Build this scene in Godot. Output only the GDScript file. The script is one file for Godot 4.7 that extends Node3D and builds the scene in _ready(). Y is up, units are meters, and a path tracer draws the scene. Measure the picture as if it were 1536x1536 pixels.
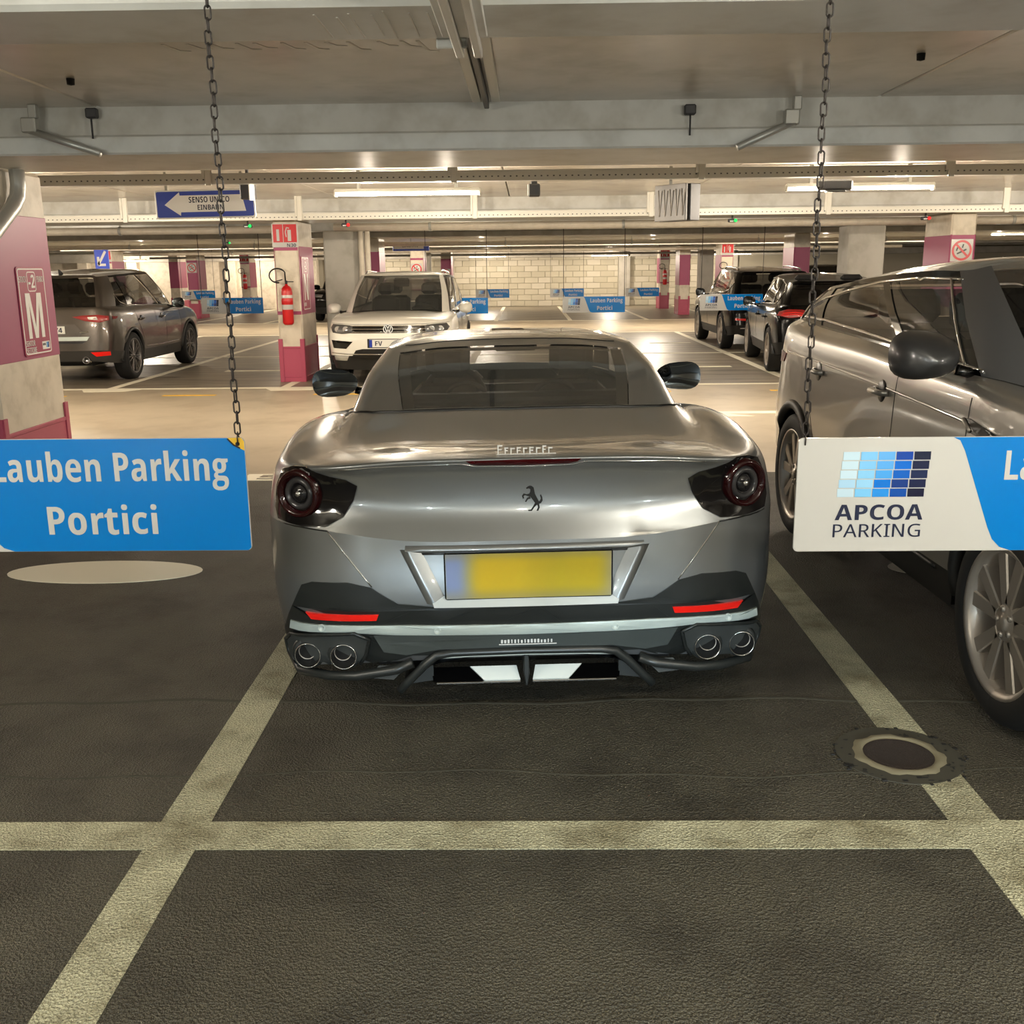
extends Node3D
# An underground car park: a silver sports coupe seen from behind, hanging bay signs, painted pillars and parked cars.

var M := {}
var UPV := Vector3.UP

func _ready():
	camera_and_light()
	make_materials()
	build_floor()
	build_ceiling()
	build_walls()
	build_pillars()
	build_lamps()
	added_wall_lamps()
	build_services()
	build_signs()
	build_coupe()
	build_cars()
	build_small_things()

func camera_and_light():
	var cam := Camera3D.new()
	cam.name = "camera"
	cam.transform = Transform3D(Basis(Vector3(0.99984795, -0.01048457, -0.01393353), Vector3(0.00698037, 0.97288835, -0.2311699), Vector3(0.01597949, 0.23103749, 0.97281362)), Vector3(0, 1.6, 0))
	cam.fov = 53.1301
	cam.near = 0.05
	cam.far = 200.0
	add_child(cam)
	cam.current = true
	var env := Environment.new()
	env.background_mode = Environment.BG_COLOR
	env.background_color = Color(0.02, 0.02, 0.02)
	env.tonemap_mode = Environment.TONE_MAPPER_LINEAR
	env.tonemap_exposure = 1.3
	env.sdfgi_enabled = true
	env.ssao_enabled = true
	env.ssil_enabled = true
	var we := WorldEnvironment.new()
	we.name = "environment"
	we.environment = env
	add_child(we)

# ---------------------------------------------------------------- helpers
func ST(group := -1) -> SurfaceTool:
	var s := SurfaceTool.new()
	s.begin(Mesh.PRIMITIVE_TRIANGLES)
	s.set_smooth_group(group)
	return s

func shape(s: SurfaceTool, m: Material) -> ArrayMesh:
	s.generate_normals()
	var me := s.commit()
	me.surface_set_material(0, m)
	return me

func put(nm: String, me: Mesh, parent: Node = self, xf := Transform3D()) -> MeshInstance3D:
	var o := MeshInstance3D.new()
	o.name = nm
	o.mesh = me
	o.transform = xf
	parent.add_child(o, true)
	return o

func obj(nm: String, s: SurfaceTool, m: Material, parent: Node = self) -> MeshInstance3D:
	return put(nm, shape(s, m), parent)

func root_node(nm: String, at := Vector3.ZERO, turn := 0.0, parent: Node = self) -> Node3D:
	var o := Node3D.new()
	o.name = nm
	parent.add_child(o, true)
	o.position = at
	o.rotation.y = turn
	return o

func tag(o: Node, label: String, category: String, group := ""):
	o.set_meta("label", label)
	o.set_meta("category", category)
	if group != "":
		o.set_meta("group", group)

func struct(o: Node) -> Node:
	o.set_meta("kind", "structure")
	return o

func tri(s: SurfaceTool, a: Vector3, b: Vector3, c: Vector3, out: Vector3):
	if (b - a).cross(c - a).dot(out) > 0:
		s.add_vertex(a); s.add_vertex(c); s.add_vertex(b)
	else:
		s.add_vertex(a); s.add_vertex(b); s.add_vertex(c)

func quad(s: SurfaceTool, a: Vector3, b: Vector3, c: Vector3, d: Vector3, out: Vector3):
	if (b - a).cross(c - a).dot(out) + (c - a).cross(d - a).dot(out) > 0:
		s.add_vertex(a); s.add_vertex(c); s.add_vertex(b)
		s.add_vertex(a); s.add_vertex(d); s.add_vertex(c)
	else:
		s.add_vertex(a); s.add_vertex(b); s.add_vertex(c)
		s.add_vertex(a); s.add_vertex(c); s.add_vertex(d)

func box(s: SurfaceTool, c: Vector3, size: Vector3, b := 0.0, xf := Transform3D()):
	var h := size * 0.5
	var bx := xf.basis
	b = minf(b, minf(h.x, minf(h.y, h.z)) * 0.9)
	for a in 3:
		var u := (a + 1) % 3
		var v := (a + 2) % 3
		for sg: float in [-1.0, 1.0]:
			var q := []
			for k: Array in [[-1, -1], [1, -1], [1, 1], [-1, 1]]:
				var p := Vector3.ZERO
				p[a] = sg * h[a]
				p[u] = k[0] * (h[u] - b)
				p[v] = k[1] * (h[v] - b)
				q.append(xf * (c + p))
			var n := Vector3.ZERO
			n[a] = sg
			quad(s, q[0], q[1], q[2], q[3], bx * n)
	if b <= 0.0:
		return
	for a in 3:
		var u := (a + 1) % 3
		var v := (a + 2) % 3
		for su: float in [-1.0, 1.0]:
			for sv: float in [-1.0, 1.0]:
				var q := []
				for k: Array in [[-1, 0], [1, 0], [1, 1], [-1, 1]]:
					var p := Vector3.ZERO
					p[a] = k[0] * (h[a] - b)
					p[u] = su * (h[u] - (b if k[1] == 1 else 0.0))
					p[v] = sv * (h[v] - (0.0 if k[1] == 1 else b))
					q.append(xf * (c + p))
				var n := Vector3.ZERO
				n[u] = su
				n[v] = sv
				quad(s, q[0], q[1], q[2], q[3], bx * n)
	for sx: float in [-1.0, 1.0]:
		for sy: float in [-1.0, 1.0]:
			for sz: float in [-1.0, 1.0]:
				var p0 := Vector3(sx * h.x, sy * (h.y - b), sz * (h.z - b))
				var p1 := Vector3(sx * (h.x - b), sy * h.y, sz * (h.z - b))
				var p2 := Vector3(sx * (h.x - b), sy * (h.y - b), sz * h.z)
				tri(s, xf * (c + p0), xf * (c + p1), xf * (c + p2), bx * Vector3(sx, sy, sz))

func grid(s: SurfaceTool, rows: Array, flip := false):
	for r in rows.size() - 1:
		var a: PackedVector3Array = rows[r]
		var b: PackedVector3Array = rows[r + 1]
		for k in a.size() - 1:
			if flip:
				s.add_vertex(a[k]); s.add_vertex(a[k + 1]); s.add_vertex(b[k + 1])
				s.add_vertex(a[k]); s.add_vertex(b[k + 1]); s.add_vertex(b[k])
			else:
				s.add_vertex(a[k]); s.add_vertex(b[k + 1]); s.add_vertex(a[k + 1])
				s.add_vertex(a[k]); s.add_vertex(b[k]); s.add_vertex(b[k + 1])

func tube(s: SurfaceTool, pts: Array, r: float, n := 8, closed := false, flat := 1.0):
	var rows := []
	var m := pts.size()
	var up := Vector3.UP
	var d0: Vector3 = (pts[1] - pts[0]).normalized()
	if absf(d0.dot(up)) > 0.9:
		up = Vector3.RIGHT
	for i in m + (1 if closed else 0):
		var p: Vector3 = pts[i % m]
		var pa: Vector3 = pts[(i - 1 + m) % m] if closed or i > 0 else pts[0]
		var pb: Vector3 = pts[(i + 1) % m] if closed or i < m - 1 else pts[m - 1]
		var d := (pb - pa).normalized()
		var x := d.cross(up).normalized()
		var y := x.cross(d).normalized()
		up = y
		var row := PackedVector3Array()
		for k in n + 1:
			var t := TAU * k / n
			row.append(p + x * cos(t) * r + y * sin(t) * r * flat)
		rows.append(row)
	grid(s, rows, true)
	if not closed:
		for e: int in [0, rows.size() - 1]:
			var c: Vector3 = pts[0 if e == 0 else m - 1]
			var nn: Vector3 = (pts[0] - pts[1]) if e == 0 else (pts[m - 1] - pts[m - 2])
			for k in n:
				tri(s, c, rows[e][k], rows[e][k + 1], nn)

func lathe(s: SurfaceTool, prof: Array, n := 24, xf := Transform3D()):
	# prof: Vector2(radius, height along y)
	var rows := []
	for p: Vector2 in prof:
		var row := PackedVector3Array()
		for k in n + 1:
			var t := TAU * k / n
			row.append(xf * Vector3(cos(t) * p.x, p.y, sin(t) * p.x))
		rows.append(row)
	grid(s, rows, false)

func inset(poly: PackedVector2Array, b: float) -> PackedVector2Array:
	var out := PackedVector2Array()
	var sg := -1.0 if Geometry2D.is_polygon_clockwise(poly) else 1.0
	for i in poly.size():
		var p := poly[i]
		var e0 := (p - poly[i - 1]).normalized()
		var e1 := (poly[(i + 1) % poly.size()] - p).normalized()
		var n := Vector2(-e0.y - e1.y, e0.x + e1.x) * sg
		out.append(p + n.normalized() * b)
	return out

func prism(s: SurfaceTool, poly: PackedVector2Array, z0: float, z1: float, xf := Transform3D(), b := 0.0):
	# polygon in x,y extruded from z0 to z1; the z1 face has a chamfer b
	var idx := Geometry2D.triangulate_polygon(poly)
	var top := inset(poly, b) if b > 0.0 else poly
	var bx := xf.basis
	for i in range(0, idx.size(), 3):
		var q := []
		for k in 3:
			var t := top[idx[i + k]]
			q.append(xf * Vector3(t.x, t.y, z1))
		tri(s, q[0], q[1], q[2], bx * Vector3(0, 0, z1 - z0))
		q = []
		for k in 3:
			var t := poly[idx[i + k]]
			q.append(xf * Vector3(t.x, t.y, z0))
		tri(s, q[0], q[1], q[2], bx * Vector3(0, 0, z0 - z1))
	var sg := -1.0 if Geometry2D.is_polygon_clockwise(poly) else 1.0
	var zm := z1 - signf(z1 - z0) * b
	for i in poly.size():
		var j := (i + 1) % poly.size()
		var e := poly[j] - poly[i]
		var n := bx * (Vector3(e.y, -e.x, 0) * sg)
		quad(s, xf * Vector3(poly[i].x, poly[i].y, z0), xf * Vector3(poly[j].x, poly[j].y, z0), xf * Vector3(poly[j].x, poly[j].y, zm), xf * Vector3(poly[i].x, poly[i].y, zm), n)
		if b > 0.0:
			quad(s, xf * Vector3(poly[i].x, poly[i].y, zm), xf * Vector3(poly[j].x, poly[j].y, zm), xf * Vector3(top[j].x, top[j].y, z1), xf * Vector3(top[i].x, top[i].y, z1), n + bx * Vector3(0, 0, signf(z1 - z0) * e.length()))

func P2(a: Array) -> PackedVector2Array:
	var out := PackedVector2Array()
	for i in range(0, a.size(), 2):
		out.append(Vector2(a[i], a[i + 1]))
	return out

func rounded(w: float, h: float, r: float, n := 5) -> PackedVector2Array:
	# rectangle from 0,0 to w,h with rounded corners
	var out := PackedVector2Array()
	for c: Array in [[w - r, h - r, 0.0], [r, h - r, 0.5], [r, r, 1.0], [w - r, r, 1.5]]:
		for k in n + 1:
			var t: float = PI * (c[2] + 0.5 * k / n)
			out.append(Vector2(c[0] + cos(t) * r, c[1] + sin(t) * r))
	return out

func ring2(r: float, n := 24, at := Vector2.ZERO, sy := 1.0) -> PackedVector2Array:
	var out := PackedVector2Array()
	for k in n:
		out.append(at + Vector2(cos(TAU * k / n) * r, sin(TAU * k / n) * r * sy))
	return out

func stroke(s: SurfaceTool, pts: Array, w: float, z0: float, z1: float, xf := Transform3D()):
	# flat bars along a polyline of Vector2
	for i in pts.size() - 1:
		var a: Vector2 = pts[i]
		var b: Vector2 = pts[i + 1]
		var d := (b - a).normalized() * w * 0.5
		var n := Vector2(-d.y, d.x)
		prism(s, PackedVector2Array([a - d * 0.3 + n, a - d * 0.3 - n, b + d * 0.3 - n, b + d * 0.3 + n]), z0, z1, xf)

var fonts := {}
func text(nm: String, words: String, cap: float, m: Material, parent: Node, at: Vector3, turn := Basis(), bold := true, width := 0.0, align := 1, depth := 0.002, step := 2.0) -> MeshInstance3D:
	if not fonts.has(bold):
		var f := SystemFont.new()
		f.font_names = PackedStringArray(["Droid Sans"])
		f.font_weight = 700 if bold else 400
		fonts[bold] = f
	var t := TextMesh.new()
	t.font = fonts[bold]
	t.font_size = 64
	t.pixel_size = cap / (64 * 0.714)
	t.depth = depth
	t.curve_step = step
	t.text = words
	t.material = m
	t.horizontal_alignment = HORIZONTAL_ALIGNMENT_CENTER
	t.vertical_alignment = VERTICAL_ALIGNMENT_CENTER
	var o := put(nm, t, parent)
	var bb := t.get_aabb()
	var sc := 1.0
	if width > 0.0:
		sc = width / bb.size.x
	var cx := bb.position.x + bb.size.x * 0.5
	var off := Vector3(-cx * sc, -bb.position.y - bb.size.y * 0.5, 0)
	if align == 0:
		off.x = -bb.position.x * sc
	o.transform = Transform3D(turn * Basis.from_scale(Vector3(sc, 1, 1)), at + turn * off)
	return o

# ---------------------------------------------------------------- materials
func paint(c: Color, rough := 0.6, metal := 0.0) -> StandardMaterial3D:
	var m := StandardMaterial3D.new()
	m.albedo_color = c
	m.roughness = rough
	m.metallic = metal
	m.cull_mode = BaseMaterial3D.CULL_DISABLED
	return m

func noise_tex(sd: int, freq: float, cols: Array, size := 512, oct := 4, kind := FastNoiseLite.TYPE_SIMPLEX_SMOOTH) -> NoiseTexture2D:
	var n := FastNoiseLite.new()
	n.seed = sd
	n.noise_type = kind
	n.frequency = freq
	n.fractal_octaves = oct
	n.fractal_gain = 0.6
	var t := NoiseTexture2D.new()
	t.width = size
	t.height = size
	t.seamless = true
	t.noise = n
	if cols.size():
		var g := Gradient.new()
		g.offsets = PackedFloat32Array(cols.map(func(e): return e[0]))
		g.colors = PackedColorArray(cols.map(func(e): return e[1]))
		t.color_ramp = g
	return t

func tri_map(m: StandardMaterial3D, sc: float):
	m.uv1_triplanar = true
	m.uv1_world_triplanar = true
	m.uv1_scale = Vector3.ONE * sc

func patches(m: StandardMaterial3D, t: Texture2D, sc: float):
	m.detail_enabled = true
	m.detail_albedo = t
	m.detail_blend_mode = BaseMaterial3D.BLEND_MODE_MUL
	m.detail_uv_layer = BaseMaterial3D.DETAIL_UV_2
	m.uv2_triplanar = true
	m.uv2_world_triplanar = true
	m.uv2_scale = Vector3.ONE * sc

func g(v: float) -> Color:
	return Color(v, v, v)

func glass(c: Color, a: float) -> StandardMaterial3D:
	var m := paint(Color(c.r, c.g, c.b, a), 0.02)
	m.transparency = BaseMaterial3D.TRANSPARENCY_ALPHA
	return m

func car_paint(c: Color, metal := 0.6, rough := 0.32) -> StandardMaterial3D:
	var m := paint(c, rough, metal)
	m.clearcoat_enabled = true
	m.clearcoat = 1.0
	m.clearcoat_roughness = 0.03
	return m

func make_materials():
	var grain := noise_tex(3, 0.26, [[0.0, g(0.2)], [0.36, g(0.5)], [0.6, g(0.74)], [0.8, g(1.0)], [1.0, g(1.0)]], 1024, 5)
	var blotch := noise_tex(8, 0.012, [[0.0, Color(0.66, 0.64, 0.6)], [0.5, Color(0.9, 0.9, 0.9)], [1.0, Color(1, 1, 1)]], 512, 5)
	var soft := noise_tex(21, 0.008, [[0.0, Color(0.86, 0.85, 0.83)], [0.5, g(0.96)], [1.0, g(1.0)]], 512, 5)
	var bumps := noise_tex(5, 0.12, [], 1024, 3, FastNoiseLite.TYPE_CELLULAR)
	M.asphalt = paint(Color(0.49, 0.46, 0.375), 0.68)
	M.asphalt.albedo_texture = grain
	tri_map(M.asphalt, 0.9)
	M.asphalt.heightmap_enabled = true
	M.asphalt.heightmap_texture = bumps
	M.asphalt.heightmap_scale = 1.6
	patches(M.asphalt, blotch, 0.28)
	M.tar = paint(Color(0.25, 0.24, 0.2), 0.85)
	M.line = paint(Color(0.86, 0.84, 0.70), 0.7)
	M.line.albedo_texture = noise_tex(31, 0.13, [[0.0, g(0.36)], [0.3, g(0.78)], [0.6, g(0.95)], [1.0, g(1.0)]], 1024, 5)
	tri_map(M.line, 0.9)
	M.line.heightmap_enabled = true
	M.line.heightmap_texture = bumps
	M.line.heightmap_scale = 1.2
	patches(M.line, blotch, 0.5)
	M.line_far = paint(Color(0.95, 0.93, 0.85), 0.6)
	M.lane = paint(Color(0.71, 0.66, 0.575), 0.42)
	M.lane.albedo_texture = soft
	tri_map(M.lane, 0.25)
	M.bay_far = paint(Color(0.60, 0.56, 0.49), 0.4)
	M.bay_far.albedo_texture = noise_tex(41, 0.01, [[0.0, g(0.5)], [0.5, g(0.85)], [1.0, g(1.0)]], 512, 5)
	M.bay_far.uv1_triplanar = true
	M.bay_far.uv1_world_triplanar = true
	M.bay_far.uv1_scale = Vector3(0.09, 0.3, 0.55)
	M.yellow = paint(Color(0.95, 0.76, 0.2), 0.6)
	M.concrete = paint(Color(0.74, 0.72, 0.68), 0.75)
	M.concrete.albedo_texture = soft
	tri_map(M.concrete, 0.35)
	M.slab = paint(Color(0.90, 0.875, 0.83), 0.25)
	M.slab.albedo_texture = soft
	tri_map(M.slab, 0.3)
	M.beam = paint(Color(0.82, 0.82, 0.80), 0.4)
	M.beam.albedo_texture = soft
	tri_map(M.beam, 0.5)
	M.stain = paint(Color(0.74, 0.72, 0.68), 0.4)
	M.collar = paint(Color(0.5, 0.47, 0.38), 0.8)
	M.wall = paint(Color(0.80, 0.77, 0.70), 0.7)
	M.mortar = paint(Color(0.71, 0.68, 0.61), 0.8)
	M.purple = paint(Color(0.60, 0.25, 0.39), 0.45)
	M.cream = paint(Color(0.85, 0.81, 0.74), 0.5)
	M.cream.albedo_texture = soft
	tri_map(M.cream, 0.8)
	M.kick = paint(Color(0.66, 0.27, 0.37), 0.4)
	M.white = paint(Color(0.88, 0.88, 0.86), 0.35)
	M.blue = paint(Color(0.0, 0.43, 0.73), 0.16)
	M.sign_white = paint(Color(0.72, 0.715, 0.70), 0.18)
	M.navy = paint(Color(0.10, 0.12, 0.22), 0.3)
	M.roadblue = paint(Color(0.2, 0.28, 0.66), 0.35)
	M.board_red = paint(Color(0.60, 0.19, 0.31), 0.35)
	M.pure_white = paint(Color(0.93, 0.92, 0.90), 0.3)
	M.red = paint(Color(0.72, 0.06, 0.08), 0.3)
	M.chain = paint(Color(0.2, 0.18, 0.17), 0.45, 0.6)
	M.galv = paint(Color(0.72, 0.72, 0.70), 0.42, 0.6)
	M.galv_white = paint(Color(0.85, 0.84, 0.80), 0.4, 0.1)
	M.steel = paint(Color(0.7, 0.7, 0.7), 0.16, 1.0)
	M.chrome = paint(Color(0.85, 0.85, 0.85), 0.08, 1.0)
	M.emblem = paint(Color(0.2, 0.19, 0.18), 0.18, 0.7)
	M.bright_letter = paint(Color(0.88, 0.88, 0.87), 0.2, 0.3)
	M.black = paint(Color(0.025, 0.025, 0.028), 0.35)
	M.gloss_black = paint(Color(0.02, 0.02, 0.022), 0.08)
	M.rubber = paint(Color(0.05, 0.05, 0.05), 0.75)
	M.dark = paint(Color(0.07, 0.07, 0.07), 0.7)
	M.grey_box = paint(Color(0.25, 0.25, 0.26), 0.5)
	M.rust = paint(Color(0.2, 0.16, 0.135), 0.85)
	M.rust.heightmap_enabled = true
	M.rust.heightmap_texture = bumps
	M.rust.heightmap_scale = 0.6
	tri_map(M.rust, 2.0)
	M.glow = paint(Color(1, 1, 1), 0.5)
	M.glow.emission_enabled = true
	M.glow.emission = Color(1.0, 0.93, 0.80)
	M.glow.emission_energy_multiplier = 9.0
	M.glow_cool = paint(Color(1, 1, 1), 0.5)
	M.glow_cool.emission_enabled = true
	M.glow_cool.emission = Color(0.9, 0.97, 1.0)
	M.glow_cool.emission_energy_multiplier = 6.0
	M.green_led = paint(Color(0.1, 0.8, 0.3), 0.4)
	M.green_led.emission_enabled = true
	M.green_led.emission = Color(0.1, 0.9, 0.35)
	M.green_led.emission_energy_multiplier = 1.2
	M.red_led = paint(Color(0.9, 0.1, 0.1), 0.4)
	M.red_led.emission_enabled = true
	M.red_led.emission = Color(1.0, 0.15, 0.15)
	M.red_led.emission_energy_multiplier = 1.2
	M.amber = paint(Color(0.82, 0.66, 0.16), 0.4)
	M.logo = paint(Color(1, 1, 1), 0.25)
	M.logo.vertex_color_use_as_albedo = true
	# cars
	M.glass = glass(Color(0.06, 0.065, 0.065), 0.62)
	M.glass_clear = glass(Color(0.05, 0.06, 0.06), 0.1)
	M.glass_dark = glass(Color(0.01, 0.012, 0.012), 0.85)
	M.interior = paint(Color(0.05, 0.048, 0.046), 0.7)
	M.seat = paint(Color(0.075, 0.07, 0.068), 0.65)
	M.alloy = paint(Color(0.64, 0.61, 0.575), 0.38, 0.6)
	M.dark_alloy = paint(Color(0.42, 0.41, 0.40), 0.35, 0.7)
	M.tail_red = paint(Color(0.55, 0.02, 0.03), 0.1)
	M.tail_red.clearcoat_enabled = true
	M.tail_dark = paint(Color(0.13, 0.012, 0.02), 0.06)
	M.reflector = paint(Color(0.95, 0.10, 0.06), 0.15)
	M.reflector.rim_enabled = true
	M.lamp_clear = paint(Color(0.75, 0.75, 0.73), 0.12, 0.5)
	M.clad = paint(Color(0.085, 0.083, 0.08), 0.55)
	M.clad_grey = paint(Color(0.21, 0.205, 0.195), 0.5)
	M.plate_white = paint(Color(0.85, 0.85, 0.82), 0.3)
	M.plate_blue = paint(Color(0.05, 0.18, 0.6), 0.3)
	M.silver = car_paint(Color(0.55, 0.56, 0.565), 0.72, 0.31)
	M.insert = paint(Color(0.13, 0.14, 0.137), 0.35)
	M.lower_panel = paint(Color(0.27, 0.29, 0.285), 0.4)
	M.strip = paint(Color(0.74, 0.78, 0.76), 0.35, 0.1)
	M.mesh_grey = paint(Color(0.20, 0.21, 0.205), 0.6)
	M.tail_smoke_shade = paint(Color(0.05, 0.045, 0.05), 0.06)
	M.tail_red_dark = paint(Color(0.24, 0.015, 0.035), 0.1)
	M.lamp_grey = paint(Color(0.22, 0.215, 0.22), 0.15, 0.2)
	M.lamp_core = paint(Color(0.10, 0.095, 0.10), 0.05)
	M.mirror_glass = paint(Color(0.35, 0.36, 0.37), 0.03, 1.0)
	M.glass_rear = glass(Color(0.46, 0.46, 0.44), 0.30)  # grey in the glass stands in for haze and reflections on it
	M.glass_border = paint(Color(0.06, 0.06, 0.058), 0.15)
	M.lit_plate_silver = paint(Color(0.85, 0.88, 0.87), 0.25, 0.0)  # near-white carries the lamp reflection on the silver plates
	M.white_paint = car_paint(Color(0.90, 0.89, 0.85), 0.0, 0.35)
	M.brown_grey = car_paint(Color(0.30, 0.275, 0.25), 0.6, 0.32)
	M.recess_grey = car_paint(Color(0.34, 0.32, 0.30), 0.5, 0.35)
	M.black_paint = paint(Color(0.02, 0.02, 0.022), 0.16)
	M.black_paint.metallic_specular = 0.3
	M.warm_silver = car_paint(Color(0.56, 0.545, 0.525), 0.5, 0.32)
	M.dark_paint = car_paint(Color(0.27, 0.275, 0.285), 0.4, 0.35)
	M.mirror_grey = car_paint(Color(0.26, 0.26, 0.265), 0.5, 0.35)
	M.headlamp = paint(Color(0.30, 0.30, 0.30), 0.08, 0.4)
	M.headlamp.clearcoat_enabled = true
	M.glass_mid = glass(Color(0.24, 0.25, 0.24), 0.45)
	M.lit_silver_ledge = car_paint(Color(0.82, 0.85, 0.86), 0.1, 0.35)  # paler copy of the coupe silver, lamp light painted into the ledge
	M.bore = paint(Color(0.008, 0.008, 0.008), 0.95)
	M.pillar_grey = car_paint(Color(0.37, 0.375, 0.385), 0.4, 0.35)
	M.grey_mid = paint(Color(0.45, 0.44, 0.43), 0.5)
	M.grey_light = paint(Color(0.62, 0.6, 0.58), 0.5)
	M.head_glow = paint(Color(1, 1, 1), 0.3)
	M.head_glow.emission_enabled = true
	M.head_glow.emission = Color(0.85, 0.95, 1.0)
	M.head_glow.emission_energy_multiplier = 8.0

# ---------------------------------------------------------------- floor
func mark(fl: Node, poly: Array, y: float, m: Material, nm := "line_marking"):
	# painted marking: polygon of x,depth pairs, two millimetres of paint
	var s := ST()
	var pp := PackedVector2Array()
	for i in range(0, poly.size(), 2):
		pp.append(Vector2(poly[i], poly[i + 1]))
	prism(s, pp, y - 0.004, y + 0.0025, Transform3D(Basis(Vector3.RIGHT, Vector3.FORWARD, Vector3.UP), Vector3.ZERO))
	return obj(nm, s, m, fl)

func bar(fl: Node, x0: float, z0: float, x1: float, z1: float, m: Material, y := 0.0, nm := "line_marking"):
	return mark(fl, [x0, z0, x1, z0, x1, z1, x0, z1], y, m, nm)

func build_floor():
	var fl := root_node("floor")
	struct(fl)
	# zones along the depth: asphalt bays, pale smooth lanes
	for zn: Array in [[-16.0, -8.9, "asphalt"], [-8.9, -2.7, "lane"], [-2.7, 8.06, "asphalt"], [8.06, 14.42, "lane"], [14.42, 26.6, "bay_far"], [26.6, 32.6, "lane"], [32.6, 46.2, "bay_far"]]:
		var s := ST()
		box(s, Vector3(0, -0.1, -(zn[0] + zn[1]) * 0.5), Vector3(56, 0.2, zn[1] - zn[0]))
		obj("asphalt_surface" if zn[2] == "asphalt" else ("lane_surface" if zn[2] == "lane" else "bay_surface"), s, M[zn[2]], fl)
	# bay lines of the near double row
	bar(fl, -24, 2.6, 24, 2.75, M.line, 0.0)
	for x: float in [-13.2, -10.8, -8.3, -5.85, -3.42, -1.105, 1.235, 3.6, 6.0, 8.4, 10.8]:
		bar(fl, x, -2.7, x + 0.15, 2.6, M.line, 0.0)
		bar(fl, x, 2.75, x + 0.15, 8.06, M.line, 0.0)
	# white number plates painted at the lane end of the bays
	for k in 5:
		var x := -4.62 + 2.36 * k
		if k == 3:
			continue
		bar(fl, x, 7.86, x + 0.62 + (0.9 if k == 0 else 0.0), 8.12, M.line_far, 0.0005, "number_panel")
		text("bay_number", ["50", "52", "53", "54", "55"][k], 0.16, M.bay_far, fl, Vector3(x + 0.31 + (0.8 if k == 0 else 0.0), 0.004, -7.99), Basis(Vector3.RIGHT, -PI / 2), true, 0.4, 1, 0.002, 4.0)
	# white oval painted in the bay beside the coupe
	var ov := []
	for k in 40:
		var t := TAU * k / 40
		ov.append_array([-2.33 + cos(t) * 0.535, 5.375 + sin(t) * 0.215])
	mark(fl, ov, 0.0005, M.line_far, "oval_marking")
	ov = []
	for k in 40:
		var t := TAU * k / 40
		ov.append_array([2.42 + cos(t) * 0.47, 5.36 + sin(t) * 0.2])
	mark(fl, ov, 0.0005, M.line_far, "oval_marking")
	# lane: arrow, dashes, kerb line
	mark(fl, [0.5, 11.83, 2.02, 11.83, 2.15, 11.60, 4.2, 11.60, 4.2, 11.42, 2.22, 11.42, 2.5, 11.2, 0.5, 11.2], 0.0, M.line_far, "arrow_marking")
	for k in 14:
		var x := -12.6 + 2.02 * k
		bar(fl, x - 0.35, 13.55, x + 0.36, 13.65, M.yellow, 0.0, "yellow_dash")
	bar(fl, -26, 14.36, 26, 14.5, M.line_far, 0.0)
	for k in 6:
		var x := -8.9 + 2.6 * k
		if absf(x + 1.1) < 1.0:
			continue
		mark(fl, [x, 14.4, x + 0.9, 14.4, x + 0.7, 14.12, x + 0.16, 14.08], 0.0003, M.line_far, "number_panel")
	# far rows
	for x: float in [-13.4, -10.9, -8.4, -5.98, -3.5, -1.05, 1.3, 3.72, 6.2, 8.6, 11.0]:
		bar(fl, x, 14.5, x + 0.13, 26.5, M.line_far)
		bar(fl, x, 32.8, x + 0.13, 45.2, M.line_far)
	bar(fl, -26, 19.75, 26, 19.9, M.line_far)
	bar(fl, -26, 26.4, 26, 26.6, M.line_far)
	bar(fl, -26, 32.65, 26, 32.85, M.line_far)
	for k in 5:
		bar(fl, -5.0 + 2.45 * k, 16.9, -4.0 + 2.45 * k, 17.1, M.line_far, 0.0003, "oval_marking")
		bar(fl, -4.7 + 2.45 * k, 22.4, -3.8 + 2.45 * k, 22.65, M.line_far, 0.0003, "oval_marking")
	# tar seams across the near bay
	for sm: Array in [[3.62, 0.011], [3.05, 0.006]]:
		var s := ST()
		var pts := []
		for k in 60:
			var x := -4.0 + 8.0 * k / 59.0
			pts.append(Vector3(x, 0.0, -(sm[0] + 0.022 * sin(x * 3.1 + sm[0] * 5) + 0.012 * sin(x * 11.0 + sm[0]))))
		tube(s, pts, sm[1], 6, false, 0.22)
		obj("tar_seam", s, M.tar, fl)
	# round drain cover with a ragged concrete collar
	var dr := root_node("drain_cover", Vector3(1.235, 0, -3.17))
	var rng := RandomNumberGenerator.new()
	rng.seed = 7
	var s := ST(1)
	var rows := []
	for pr: Array in [[0.112, 0.002], [0.118, 0.008], [0.13, 0.010], [0.142, 0.006], [0.155, 0.001]]:
		var row := PackedVector3Array()
		for k in 41:
			var t := TAU * (k % 40) / 40.0
			var w := 1.0 + (0.035 * sin(t * 7.0) + 0.03 * sin(t * 13.0 + 1.0) if pr[0] > 0.125 else 0.0)
			row.append(Vector3(cos(t) * pr[0] * w, pr[1], sin(t) * pr[0] * w))
		rows.append(row)
	grid(s, rows, true)
	obj("collar", s, M.collar, dr)
	s = ST()
	prism(s, ring2(0.205, 30), 0.0005, 0.0035, Transform3D(Basis(Vector3.RIGHT, Vector3.FORWARD, Vector3.UP), Vector3.ZERO))
	obj("patched_asphalt", s, M.tar, dr)
	s = ST(1)
	lathe(s, [Vector2(0.0, 0.0055), Vector2(0.095, 0.005), Vector2(0.106, 0.0075), Vector2(0.116, 0.003)], 32)
	obj("lid", s, M.rust, dr)
	s = ST()
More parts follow.
